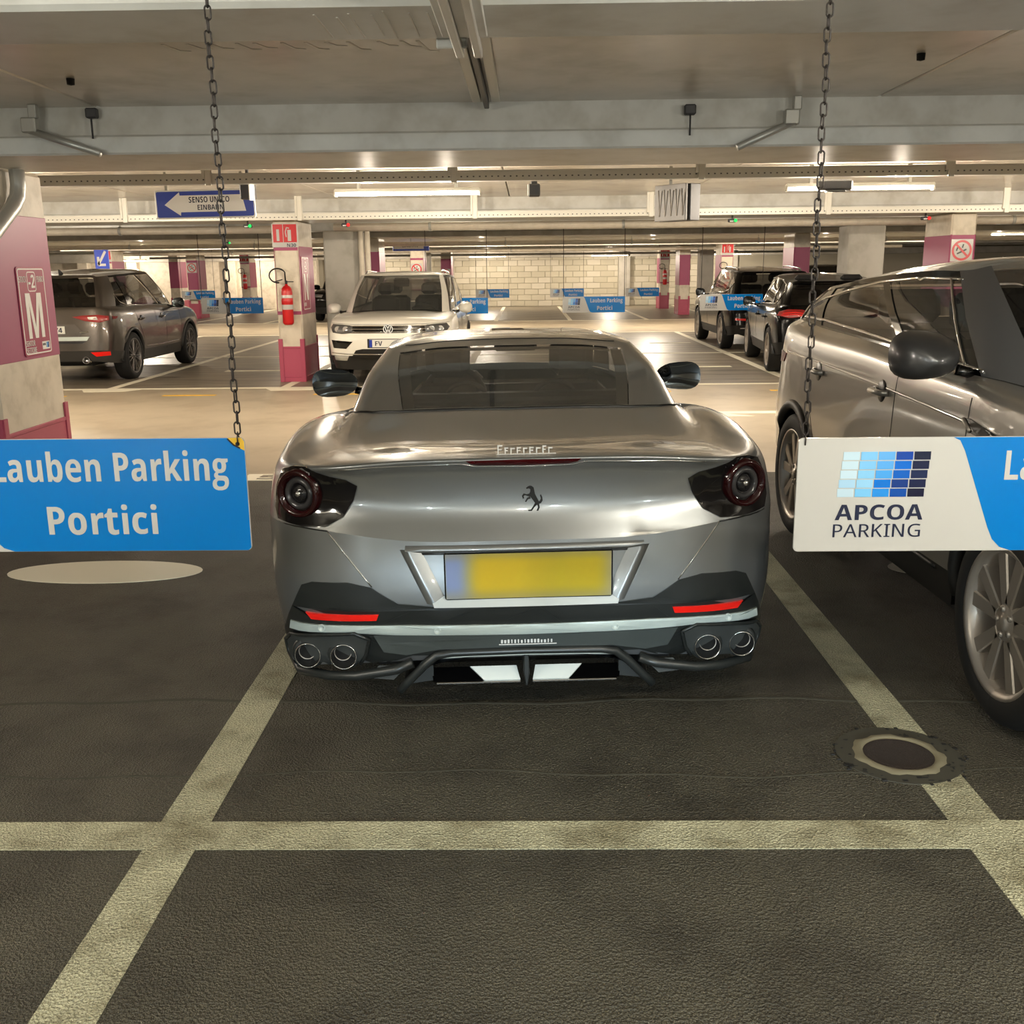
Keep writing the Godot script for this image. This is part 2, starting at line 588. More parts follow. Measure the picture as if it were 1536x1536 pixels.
	for k in 60:
		var t := rng.randf() * TAU
		var rr := rng.randf_range(0.155, 0.22)
		box(s, Vector3(cos(t) * rr, 0.001, sin(t) * rr), Vector3(rng.randf_range(0.006, 0.02), 0.006, rng.randf_range(0.006, 0.016)), 0.001)
	var o := obj("crumbled_asphalt", s, M.dark, dr)
	o.set_meta("kind", "stuff")
	tag(dr, "round rusty drain cover with crumbling concrete collar on the white bay line", "drain cover")

# ---------------------------------------------------------------- ceiling
func build_ceiling():
	var ce := root_node("ceiling")
	struct(ce)
	var z0 := -14.0
	var spans := [[-14.0, -7.6], [-7.6, -1.0], [-1.0, 3.3], [3.3, 7.2], [7.2, 15.7], [15.7, 19.8], [19.8, 24.2], [24.2, 32.7], [32.7, 37.0], [37.0, 41.2], [41.2, 46.0]]
	var meshes := {}
	for sp: Array in spans:
		var dz: float = sp[1] - sp[0]
		var s := ST()
		box(s, Vector3.ZERO, Vector3(2.385, 0.2, dz), 0.008)
		var me := shape(s, M.slab)
		for k in 22:
			put("ceiling_panel", me, ce, Transform3D(Basis(), Vector3(-25.4 + 2.4 * k - 0.04, 2.70, -(sp[0] + sp[1]) * 0.5)))
	var s2 := ST()
	box(s2, Vector3(0, 2.9, -16), Vector3(58, 0.18, 64))
	obj("roof_slab", s2, M.concrete, ce)
	# beams: wide ones over the pillars, narrow ones half-way
	for b: Array in [[-7.9, -7.0], [-1.6, -0.6], [3.06, 3.5], [6.65, 7.72], [15.2, 16.25], [19.5, 19.95], [23.7, 24.75], [32.2, 33.25], [36.6, 37.1], [40.7, 41.75]]:
		var dz: float = b[1] - b[0]
		var s := ST()
		var zc: float = -(b[0] + b[1]) * 0.5
		if dz > 0.7:
			box(s, Vector3(0, 2.52, zc), Vector3(56, 0.2, dz - 0.10), 0.012)
			box(s, Vector3(0, 2.372, zc), Vector3(56, 0.116, dz), 0.012)
		else:
			box(s, Vector3(0, 2.46, zc), Vector3(56, 0.30, dz), 0.015)
		obj("beam", s, M.beam, ce)
	# drip marks on the near beam and on the slab behind it
	var rng := RandomNumberGenerator.new()
	rng.seed = 11
	s2 = ST()
	for k in 15:
		var x := -0.86 + 0.052 * k + rng.randf_range(-0.012, 0.012)
		if x > -0.2 or x < -0.66:
			continue
		var w := rng.randf_range(0.003, 0.007)
		box(s2, Vector3(x, 2.3095, -3.30), Vector3(w, 0.003, rng.randf_range(0.16, 0.36)))
	obj("water_stain", s2, M.stain, ce)
	s2 = ST()
	for k in 12:
		var x := -1.62 + 0.105 * k + rng.randf_range(-0.02, 0.02)
		var l := rng.randf_range(0.03, 0.2)
		stroke(s2, [Vector2(x, 4.95), Vector2(x + 0.03, 4.97 + l), Vector2(x + 0.075, 4.99 + l)], 0.016, 2.6005, 2.5985, Transform3D(Basis(Vector3.RIGHT, Vector3.FORWARD, Vector3.UP), Vector3.ZERO))
	obj("water_stain", s2, M.stain, ce)

# ---------------------------------------------------------------- walls
func build_walls():
	var wb := root_node("wall_back")
	struct(wb)
	var s := ST()
	box(s, Vector3(0, 1.3, -45.9), Vector3(56, 2.7, 0.3))
	obj("wall_core", s, M.mortar, wb)
	# concrete blocks, each a piece
	var me := []
	for v in 3:
		s = ST()
		box(s, Vector3.ZERO, Vector3(0.585, 0.232, 0.05), 0.008)
		var m: StandardMaterial3D = paint([Color(0.80, 0.77, 0.69), Color(0.77, 0.74, 0.66), Color(0.83, 0.80, 0.73)][v], 0.7)
		me.append(shape(s, m))
	s = ST()
	box(s, Vector3.ZERO, Vector3(0.285, 0.232, 0.05), 0.008)
	var half := shape(s, M.wall)
	var rng := RandomNumberGenerator.new()
	rng.seed = 4
	for r in 9:
		for c in 27:
			var x := -7.6 + 0.6 * c + (0.3 if r % 2 else 0.0)
			put("block", me[rng.randi() % 3], wb, Transform3D(Basis(), Vector3(x, 0.125 + 0.245 * r, -45.735 + rng.randf_range(-0.004, 0.004))))
		if r % 2:
			put("block", half, wb, Transform3D(Basis(), Vector3(-7.75, 0.125 + 0.245 * r, -45.735)))
	for sd: float in [-1.0, 1.0]:
		s = ST()
		box(s, Vector3(sd * (26 if sd > 0 else 24), 1.3, -16), Vector3(0.3, 2.7, 62))
		struct(obj("wall_right" if sd > 0 else "wall_left", s, M.wall))
	s = ST()
	box(s, Vector3(0, 1.3, 14.2), Vector3(56, 2.7, 0.3))
	struct(obj("wall_front", s, M.wall))
	# plastered stair core with recessed bays at the far left
	var wc := root_node("wall_core_left")
	struct(wc)
	s = ST()
	box(s, Vector3(-15.5, 1.25, -45.2), Vector3(13.0, 2.5, 0.6), 0.02)
	obj("plaster_wall", s, M.cream, wc)
	for k in 6:
		s = ST()
		box(s, Vector3(-21.0 + 2.1 * k, 1.25, -44.75), Vector3(0.45, 2.5, 0.5), 0.02)
		obj("pilaster", s, M.cream, wc)
	s = ST()
	box(s, Vector3(-15.5, 2.2, -44.7), Vector3(13.0, 0.35, 0.45), 0.02)
	obj("lintel_band", s, M.concrete, wc)
	# pilasters and kerb along the block wall
	for x: float in [-8.2, -3.4, 4.2, 8.8]:
		s = ST()
		box(s, Vector3(x, 1.15, -45.5), Vector3(0.5, 2.3, 0.5), 0.02)
		obj("pilaster", s, M.concrete, wb)
	s = ST()
	box(s, Vector3(0, 2.2, -45.5), Vector3(56, 0.28, 0.5), 0.02)
	obj("bond_beam", s, M.concrete, wb)

# ---------------------------------------------------------------- pillars
func pillar(x0: float, z0: float, look: int, w := 0.36, dz := 1.0, kick := true) -> Node3D:
	# look 0 bare concrete, 1 purple sides and cream front, 2 purple all round
	var p := root_node("pillar", Vector3(x0 + w * 0.5, 0, -(z0 + dz * 0.5)))
	struct(p)
	var s := ST()
	box(s, Vector3(0, 1.157, 0), Vector3(w, 2.314, dz), 0.025)
	obj("shaft", s, M.concrete if look == 0 else M.cream, p)
	if look == 0:
		return p
	s = ST()
	var e := 0.006
	if look == 2:
		box(s, Vector3(0, 1.5, 0), Vector3(w + e, 1.04, dz + e), 0.02)
	else:
		box(s, Vector3(w * 0.5, 1.465, 0), Vector3(e, 0.97, dz - 0.03))
		box(s, Vector3(-w * 0.5, 1.465, 0), Vector3(e, 0.97, dz - 0.03))
		for sd: float in [-1.0, 1.0]:
			box(s, Vector3(0, 1.92, sd * dz * 0.5), Vector3(w - 0.02, 0.06, e))
			box(s, Vector3(0, 1.005, sd * dz * 0.5), Vector3(w - 0.02, 0.05, e))
	obj("paint_band", s, M.purple, p)
	if kick:
		s = ST()
		box(s, Vector3(0, 0.26, 0), Vector3(w + 0.012, 0.52, dz + 0.012), 0.004)
		box(s, Vector3(0, 0.505, 0), Vector3(w + 0.026, 0.03, dz + 0.026), 0.006)
		box(s, Vector3(0, 0.07, 0), Vector3(w + 0.022, 0.02, dz + 0.022), 0.006)
		obj("kick_plate", s, M.kick, p)
		for sx: float in [-1.0, 1.0]:
			for sz: float in [-1.0, 1.0]:
				s = ST()
				box(s, Vector3(sx * (w * 0.5 + 0.006), 0.315, sz * (dz * 0.5 - 0.025)), Vector3(0.016, 0.63, 0.06), 0.003)
				box(s, Vector3(sx * (w * 0.5 - 0.022), 0.315, sz * (dz * 0.5 + 0.006)), Vector3(0.06, 0.63, 0.016), 0.003)
				obj("corner_guard", s, M.kick, p)
	return p

func build_pillars():
	pillar(-4.02, 6.92, 2, 0.42, 1.0)
	pillar(-3.65, 15.2, 1)
	pillar(6.05, 15.2, 2)
	pillar(5.98, 23.7, 2)
	pillar(5.93, 32.2, 1)
	pillar(5.22, 36.0, 2)
	pillar(5.24, 41.4, 1)
	pillar(5.85, 19.3, 0, 0.66, 0.66)
	pillar(6.3, 38.4, 0, 0.5, 0.6)
	pillar(-3.72, 19.3, 0, 0.66, 0.66)
	pillar(-3.72, 23.7, 2, 0.40)
	pillar(-3.56, 32.2, 1, 0.40)
	pillar(-3.32, 40.7, 2, 0.40)
	pillar(-3.9, 36.4, 0, 0.55, 0.6)
	pillar(-13.1, 23.7, 1)
	pillar(-13.1, 32.2, 1)
	pillar(-11.9, 36.7, 2)
	pillar(-14.0, 41.0, 2)
	pillar(-11.25, 41.2, 1)
	pillar(15.4, 15.2, 2)
	pillar(15.4, 23.7, 1)
	pillar(-13.1, 15.2, 1)
	pillar(6.05, 6.92, 1)
	pillar(-13.1, 6.92, 1)
	pillar(15.4, 6.92, 1)

# ---------------------------------------------------------------- lamps
func lamp_shape() -> Dictionary:
	var s := ST(1)
	var prof := PackedVector2Array()
	for k in 4:
		var t := PI + PI * k / 3.0
		prof.append(Vector2(cos(t) * 0.036, sin(t) * 0.03))
	prism(s, prof, -0.74, 0.74, Transform3D(Basis(Vector3.FORWARD, Vector3.UP, Vector3.RIGHT), Vector3.ZERO))
	var s2 := ST()
	box(s2, Vector3(0, 0.022, 0), Vector3(1.5, 0.04, 0.085), 0.008)
	box(s2, Vector3(-0.745, -0.002, 0), Vector3(0.022, 0.07, 0.08), 0.006)
	box(s2, Vector3(0.745, -0.002, 0), Vector3(0.022, 0.07, 0.08), 0.006)
	var s3 := ST()
	box(s3, Vector3(0, 0.13, 0), Vector3(0.035, 0.2, 0.05), 0.004)
	return {"tube": shape(s, M.glow), "tray": shape(s2, M.galv_white), "arm": shape(s3, M.galv)}

func build_lamps():
	var sh := lamp_shape()
	var warm := Color(1.0, 0.94, 0.855)
	var cool := Color(1.0, 0.98, 0.92)
	# depth, height, energy, colour, lights per lamp, x positions
	var rows := [
		[11.0, 2.375, 2.45, warm, 2, [-15.1, -10.48, -5.85, -1.22, 3.41, 8.04, 12.67]],
		[17.9, 2.47, 1.5, warm, 1, [-8.3, -1.3, 3.4, 8.0]],  # added fill row hidden behind the beam, brightens far signs and bays
		[28.6, 2.37, 6.2, warm, 1, [-15.1, -10.48, -5.85, -1.22, 3.41, 8.04, 12.67]],
		[43.2, 2.1, 3.8, warm, 1, [-16.4, -11.6, -6.6, -1.6, 3.4, 8.4]],
		[0.9, 2.12, 1.5, cool, 2, [-2.9, 1.75, 6.4]],  # out of view over the near bay, lights floor, signs and coupe tail
		[-5.6, 2.375, 3.0, cool, 1, [-10.5, -5.2, 0.6, 5.4, 10.4]]]  # out of view behind the camera, lights the coupe from the rear
	var where := ["above the first lane", "added as fill over the middle row of cars", "above the second lane", "before the far walls", "out of view above the camera's own bay", "out of view above the lane at the back"]
	var beside := ["deep in the dark, beyond the near left pillar", "beyond the purple pillar", "over the lane before the grey car", "beside the small dark box", "crossed by the white sign's chain", "over the silver off-roader's roof", "far out beyond the off-roader"]
	for r in rows.size():
		var row: Array = rows[r]
		for k in row[5].size():
			var x: float = row[5][k]
			var t := root_node("ceiling_lamp", Vector3(x, row[1], -row[0]))
			put("tube", sh.tube, t)
			put("tray", sh.tray, t)
			for hx: float in [-0.5, 0.5]:
				put("hanger", sh.arm, t, Transform3D(Basis(), Vector3(hx, 0, 0)))
			for i in row[4]:
				var l := OmniLight3D.new()
				l.name = "lamp_glow"
				t.add_child(l, true)
				l.position = Vector3(0 if row[4] == 1 else -0.4 + 0.8 * i, -0.085, 0)
				l.light_size = 0.05
				l.light_energy = row[2]
				l.light_color = row[3]
				l.shadow_enabled = true
				l.omni_range = 60.0
				l.omni_attenuation = 2.0
			tag(t, "lit fluorescent lamp %s, %s" % [where[r], beside[k]] if r == 0 else "lit fluorescent lamp %s, number %s along its row" % [where[r], ["one", "two", "three", "four", "five", "six", "seven"][k]], "ceiling lamp", "fluorescent lamps " + where[r])

func added_wall_lamps():
	# added fill lamps on the wall behind the camera, lighting bumper and pillars
	for x: float in [-7.0, -2.4, 2.2, 6.8]:
		var t := root_node("added_wall_lamp", Vector3(x, 1.75, 14.04))
		var s := ST()
		box(s, Vector3(0, 0, -0.02), Vector3(0.5, 0.3, 0.04), 0.01)
		obj("back_plate", s, M.grey_box, t)
		s = ST()
		box(s, Vector3(0, 0, -0.06), Vector3(0.44, 0.24, 0.06), 0.02)
		obj("glowing_lens", s, M.glow_cool, t)
		var l := OmniLight3D.new()
		l.name = "lamp_glow"
		t.add_child(l, true)
		l.position = Vector3(0, 0, -0.22)
		l.light_size = 0.12
		l.light_energy = 5.0
		l.light_color = Color(0.9, 0.97, 1.0)
		l.shadow_enabled = true
		l.omni_range = 60.0
		l.omni_attenuation = 2.0
		tag(t, "added square fill lamp on the back wall, %s" % {-7.0: "first from the one corner", -2.4: "second along", 2.2: "third along", 6.8: "last along"}[x], "wall lamp", "added fill lamps on the back wall")

# ---------------------------------------------------------------- trays, pipes, ducts
func run_of(nm: String, x0: float, x1: float, y: float, z: float, h: float, d: float, m: Material, label: String, step := 0.0):
	var t := root_node(nm, Vector3((x0 + x1) * 0.5, y, -z))
	var w := x1 - x0
	var s := ST()
	box(s, Vector3(0, 0, d * 0.5), Vector3(w, h, 0.006))
	box(s, Vector3(0, -h * 0.5, 0), Vector3(w, 0.006, d))
	box(s, Vector3(0, 0, -d * 0.5), Vector3(w, h, 0.006))
	box(s, Vector3(0, h * 0.5, d * 0.5 + 0.008), Vector3(w, 0.012, 0.018))
	obj("channel", s, m, t)
	if step > 0.0:
		s = ST()
		var n := int(w / step)
		for k in n:
			box(s, Vector3(-w * 0.5 + (k + 0.5) * step, -h * 0.08, d * 0.5 + 0.003), Vector3(0.016, 0.012, 0.003))
		obj("slot_row", s, M.grey_box, t).set_meta("kind", "stuff")
	for k in int(w / 2.4):
		s = ST()
		var x := -w * 0.5 + 1.1 + 2.4 * k
		box(s, Vector3(x, (2.596 - y - h * 0.7) * 0.5, d * 0.5 + 0.02), Vector3(0.06, 2.596 - y + h * 0.7, 0.012), 0.003)
		box(s, Vector3(x + 0.02, (2.598 - y) * 0.5, d * 0.5 + 0.012), Vector3(0.035, 2.598 - y, 0.012), 0.002)
		box(s, Vector3(x - 0.045, (2.597 - y) * 0.5, d * 0.5 + 0.02), Vector3(0.03, 2.597 - y, 0.03), 0.003)
		obj("bracket", s, m, t)
	tag(t, label, "cable tray")

func pipe(nm: String, pts: Array, r: float, m: Material, label: String, cat := "pipe", clips := 0.0):
	var c: Vector3 = pts[0]
	var t := root_node(nm, c)
	var s := ST(1)
	tube(s, pts.map(func(p): return p - c), r, 14)
	obj("run", s, m, t)
	if clips > 0.0:
		var d: Vector3 = pts[1] - pts[0]
		for k in int(d.length() / clips):
			s = ST(1)
			var p := d.normalized() * (k + 0.5) * clips
			tube(s, [p - d.normalized() * 0.02, p + d.normalized() * 0.02], r * 1.18, 14)
			var top := 2.598 - c.y
			if absf(d.y) < 0.1:
				tube(s, [p, Vector3(p.x, top, p.z)], 0.008, 6)
			obj("clip", s, M.galv, t)
	tag(t, label, cat)

func build_services():
	run_of("cable_tray", -9.0, 11.0, 2.485, 10.5, 0.09, 0.12, M.galv, "perforated grey cable tray above the first lane's lamps", 0.06)
	run_of("cable_tray", -9.0, 11.0, 2.325, 14.6, 0.075, 0.12, M.galv_white, "bright perforated cable tray at the beam above the far side of the first lane", 0.06)
	run_of("cable_tray", -14.0, 12.0, 2.36, 27.6, 0.08, 0.12, M.galv_white, "pale cable tray over the second lane beyond the parked cars")
	run_of("cable_tray", -14.0, 12.0, 2.30, 31.6, 0.08, 0.12, M.galv_white, "pale cable tray at the far side of the second lane")
	run_of("cable_tray", -14.0, 12.0, 2.30, 42.4, 0.08, 0.12, M.galv_white, "pale cable tray before the block wall at the far end")
	pipe("steel_pipe", [Vector3(-9, 2.42, -8.02), Vector3(11, 2.42, -8.02)], 0.035, M.steel, "polished steel pipe behind the wide beam over the coupe", "pipe", 2.5)
	pipe("water_pipe", [Vector3(-3.0, 2.255, -16.5), Vector3(12, 2.255, -16.5)], 0.062, M.cream, "thick cream water pipe under the beam behind the white car", "pipe", 3.0)
	pipe("water_pipe", [Vector3(-14.0, 2.25, -16.9), Vector3(-3.9, 2.25, -16.9)], 0.062, M.cream, "thick cream water pipe over the grey car beside the lettered pillar", "pipe", 3.0)
	pipe("water_pipe", [Vector3(-14, 2.2, -25.2), Vector3(12, 2.2, -25.2)], 0.055, M.cream, "cream water pipe before the second lane", "pipe", 3.0)
	pipe("water_pipe", [Vector3(-14, 2.18, -34.0), Vector3(12, 2.18, -34.0)], 0.05, M.cream, "cream water pipe beyond the second lane's lamps", "pipe", 3.0)
	pipe("sprinkler_pipe", [Vector3(-14, 2.12, -39.0), Vector3(12, 2.12, -39.0)], 0.04, M.galv, "thin grey pipe near the far block wall", "pipe", 3.0)
	pipe("drain_pipe", [Vector3(-3.53, 2.305, -7.4), Vector3(-3.53, 2.2, -7.4), Vector3(-3.53, 2.12, -7.37), Vector3(-3.53, 2.05, -7.29), Vector3(-3.53, 1.95, -7.12), Vector3(-3.53, 1.82, -6.9), Vector3(-3.53, 1.65, -6.6)], 0.052, M.galv, "bent grey drain pipe at the top of the purple pillar", "pipe")
	for x: float in [-3.02, -2.9]:
		pipe("down_pipe", [Vector3(x, 0.0, -19.25), Vector3(x, 2.3, -19.25)], 0.05, M.cream, "cream down pipe %s the bare concrete pillar behind the white car" % ("against the corner of" if x < -3.0 else "one step beside"), "pipe")
	# slotted double rail on the ceiling over the coupe
	var t := root_node("ceiling_rail", Vector3(-0.235, 2.3, -2.4))
	var s := ST()
	for x: float in [-0.075, 0.075]:
		box(s, Vector3(x * 0.75, 0.285, -2.9), Vector3(0.055, 0.02, 2.5), 0.004)
	obj("flange", s, M.galv_white, t)
	s = ST()
	box(s, Vector3(0, 0.27, -2.9), Vector3(0.03, 0.05, 2.6), 0.004)
	obj("slot", s, M.grey_box, t)
	s = ST()
	for x: float in [-0.03, 0.03]:
		box(s, Vector3(x + 0.05, -0.005, -0.7), Vector3(0.028, 0.03, 1.1), 0.004)
	obj("lower_rail", s, M.galv, t)
	s = ST()
	box(s, Vector3(0.05, 0.0, -0.4), Vector3(0.14, 0.012, 1.2), 0.003)
	box(s, Vector3(0, 0.14, -1.14), Vector3(0.1, 0.3, 0.02), 0.004)
	obj("back_plate", s, M.beam, t)
	tag(t, "slotted metal double rail running along the ceiling above the coupe", "ceiling rail")
	# brackets and struts on the wide beam
	for b: Array in [[1.6, 2.40, 0.32, "slanting pale strut on the beam, the one beside the chain of the white sign"], [-3.02, 2.41, -0.42, "slanting dark strut on the beam above the purple pillar"]]:
		t = root_node("beam_strut", Vector3(b[0], b[1], -6.57))
		s = ST(1)
		tube(s, [Vector3(0, 0.04, 0), Vector3(-b[2], -0.10, 0.01)], 0.022, 10)
		obj("strut", s, M.galv, t)
		s = ST()
		box(s, Vector3(0, 0.07, 0.0), Vector3(0.09, 0.09, 0.06), 0.008)
		box(s, Vector3(0.03, 0.15, 0.0), Vector3(0.05, 0.08, 0.05), 0.006)
		obj("clamp", s, M.galv, t)
		tag(t, b[3], "bracket")
	for b: Array in [[1.0, 2.53, "small grey junction box on the beam beside a dark cable"], [-2.66, 2.555, "small grey junction box on the beam above the one-way sign"]]:
		t = root_node("junction_box", Vector3(b[0], b[1], -6.62))
		s = ST()
		box(s, Vector3(0, 0, -0.02), Vector3(0.07, 0.06, 0.05), 0.008)
		obj("body", s, M.grey_box, t)
		s = ST(1)
		tube(s, [Vector3(0, -0.03, 0), Vector3(0, -0.15, 0.0)], 0.006, 6)
		obj("cable", s, M.grey_box, t)
		tag(t, b[2], "junction box")
	# ceiling hooks
	for b: Array in [[-2.4, -5.75, "small dark anchor bolt in the ceiling above the blue sign"], [1.93, -5.4, "small dark anchor bolt in the ceiling above the white sign"]]:
		s = ST(1)
		lathe(s, [Vector2(0, -0.035), Vector2(0.02, -0.03), Vector2(0.022, 0.0), Vector2(0.03, 0.002)], 10)
		var o := obj("anchor_bolt", s, M.dark)
		o.position = Vector3(b[0], 2.6, b[1])
		tag(o, b[2], "bolt")
	# bay occupancy indicators
	for b: Array in [[-4.02, 2.26, 15.28, 0, "over the grey car"], [-2.6, 2.26, 15.28, 1, "over the white car"], [2.95, 2.26, 15.28, 0, "over the lane before the two black cars"], [5.7, 2.26, 15.28, 1, "beside the pillar with the no-smoking sign"], [-6.9, 2.27, 24.4, 0, "far behind the grey car"]]:
		t = root_node("parking_indicator", Vector3(b[0], b[1], -b[2]))
		s = ST()
		box(s, Vector3(0, -0.02, 0), Vector3(0.12, 0.05, 0.08), 0.012)
		box(s, Vector3(0, 0.06, 0), Vector3(0.02, 0.12, 0.02))
		obj("housing", s, M.grey_box, t)
		s = ST(1)
		lathe(s, [Vector2(0, 0.024), Vector2(0.018, 0.018), Vector2(0.024, 0.0)], 12, Transform3D(Basis(Vector3.RIGHT, PI / 2), Vector3(0.04, -0.02, 0.04)))
		obj("signal_light", s, M.red_led if b[3] else M.green_led, t)
		s = ST()
		box(s, Vector3(-0.015, -0.03, 0.042), Vector3(0.05, 0.016, 0.006), 0.002)
		obj("sensor_window", s, M.white, t)
		tag(t, "small grey bay indicator with %s light %s" % ["a red" if b[3] else "a green", b[4]], "indicator light")
	# boxes hanging from the first tray
	t = root_node("ceiling_camera", Vector3(0.08, 2.36, -10.7))
	s = ST()
	box(s, Vector3(0, 0, 0), Vector3(0.12, 0.12, 0.14), 0.012)
	box(s, Vector3(0, 0.1, 0), Vector3(0.06, 0.1, 0.06), 0.005)
	obj("housing", s, M.grey_box, t)
	s = ST()
	box(s, Vector3(-0.055, 0.0, 0.07), Vector3(0.02, 0.11, 0.012), 0.003)
	obj("edge_strip", s, M.white, t)
	tag(t, "small dark grey box under the cable tray beside the lit lamp", "ceiling box")
	t = root_node("emergency_light", Vector3(3.1, 2.385, -10.8))
	s = ST()
	box(s, Vector3(0, 0, 0), Vector3(0.34, 0.11, 0.1), 0.02)
	box(s, Vector3(0.0, -0.06, 0.02), Vector3(0.2, 0.02, 0.06), 0.008)
	obj("housing", s, M.grey_box, t)
	tag(t, "dark grey box in front of the lamp crossed by the chain", "ceiling box")

# ---------------------------------------------------------------- signs
func logo_mesh() -> ArrayMesh:
	var cols := [[Color(0.72, 0.82, 0.88), Color(0.72, 0.82, 0.88), Color(0.72, 0.82, 0.88), Color(0.62, 0.77, 0.88), Color(0.70, 0.80, 0.86)],
		[Color(0.47, 0.72, 0.90), Color(0.47, 0.72, 0.90), Color(0.5, 0.74, 0.9), Color(0.55, 0.76, 0.9), Color(0.45, 0.72, 0.9)],
		[Color(0.36, 0.64, 0.88), Color(0.33, 0.62, 0.88), Color(0.27, 0.6, 0.88), Color(0.0, 0.42, 0.8), Color(0.15, 0.52, 0.85)],
		[Color(0.05, 0.25, 0.6), Color(0.0, 0.38, 0.78), Color(0.02, 0.34, 0.72), Color(0.06, 0.2, 0.48), Color(0.04, 0.26, 0.6)],
		[Color(0.07, 0.09, 0.2), Color(0.07, 0.09, 0.22), Color(0.08, 0.12, 0.27), Color(0.08, 0.1, 0.24), Color(0.06, 0.08, 0.18)]]
	var s := ST()
	for c in 5:
		for r in 5:
			s.set_color(cols[c][r].srgb_to_linear())
			var x := 0.1135 + 0.0443 * c - 0.0025 * r
			var y := 0.259 - 0.0237 * r
			box(s, Vector3(x + 0.0205, y - 0.0105, 0.0036), Vector3(0.041, 0.021, 0.0012))
	return shape(s, M.logo)

var sign_meshes := {}
func bay_sign(at: Vector3, label: String, detail := true, cut := 0.0):
	var W := 1.17
	var H := 0.295
	if sign_meshes.is_empty():
		var s := ST()
		prism(s, rounded(W, H, 0.012), -0.003, 0.003, Transform3D(), 0.0008)
		sign_meshes.panel = shape(s, M.sign_white)
		s = ST()
		var pp := P2([0.385, H - 0.001, 0.402, H - 0.009, 0.416, H - 0.035, 0.49, 0.062, 0.505, 0.03, 0.525, 0.01, 0.552, 0.001, W - 0.008, 0.001, W - 0.001, 0.008, W - 0.001, H - 0.008, W - 0.008, H - 0.001])
		prism(s, pp, 0.0029, 0.0037)
		sign_meshes.field = shape(s, M.blue)
		sign_meshes.logo = logo_mesh()
		s = ST(1)
		for x: float in [0.016, W - 0.016]:
			tube(s, [Vector3(x, H - 0.018, 0.005), Vector3(x, H, 0.007), Vector3(x, H + 0.014, 0.0), Vector3(x, H, -0.007), Vector3(x, H - 0.018, -0.005)], 0.0017, 6)
		sign_meshes.hook = shape(s, M.chain)
	var t := root_node("hanging_sign", at)
	put("panel", sign_meshes.panel, t)
	put("colour_field", sign_meshes.field, t)
	put("logo", sign_meshes.logo, t)
	put("hook", sign_meshes.hook, t)
	var st := 1.0 if detail else 4.0
	text("lettering", "Lauben Parking", 0.073, M.sign_white, t, Vector3(0.822, 0.212, 0.0042), Basis(), true, 0.605, 1, 0.001, st)
	text("lettering", "Portici", 0.073, M.sign_white, t, Vector3(0.79, 0.0845, 0.0042), Basis(), true, 0.284, 1, 0.001, st)
	text("lettering", "APCOA", 0.039, M.navy, t, Vector3(0.2125, 0.103, 0.0036), Basis(), true, 0.222, 1, 0.001, st)
	text("lettering", "PARKING", 0.034, M.navy, t, Vector3(0.2095, 0.055, 0.0036), Basis(), false, 0.222, 1, 0.001, st)
	tag(t, label, "hanging sign", "" if detail else "distant blue and white bay signs")
	return t

func link_mesh() -> ArrayMesh:
	var s := ST(1)
	var pts := []
	for k in 18:
		var t := TAU * k / 18
		pts.append(Vector3(cos(t) * 0.0072, sin(t) * 0.0072 + (0.0085 if sin(t) > 0 else -0.0085), 0))
	tube(s, pts, 0.0022, 7, true)
	return shape(s, M.chain)

func chain(at: Vector3, top: float, label: String, link: Mesh):
	var t := root_node("chain", at)
	var n := int((top - at.y) / 0.0268)
	for k in n:
		put("link", link, t, Transform3D(Basis(Vector3.UP, (PI / 2 if k % 2 else 0.0) + 0.12 * sin(k * 1.7)), Vector3(0.002 * sin(k * 0.9), 0.0165 + k * 0.0268, 0)))
	tag(t, label, "chain")

func thin_chain(at: Vector3, top: float, label: String):
	var s := ST(1)
	tube(s, [Vector3.ZERO, Vector3(0, top - at.y, 0)], 0.006, 6)
	var o := obj("chain", s, M.chain)
	o.position = at
	tag(o, label, "chain", "thin chains of the distant bay signs")

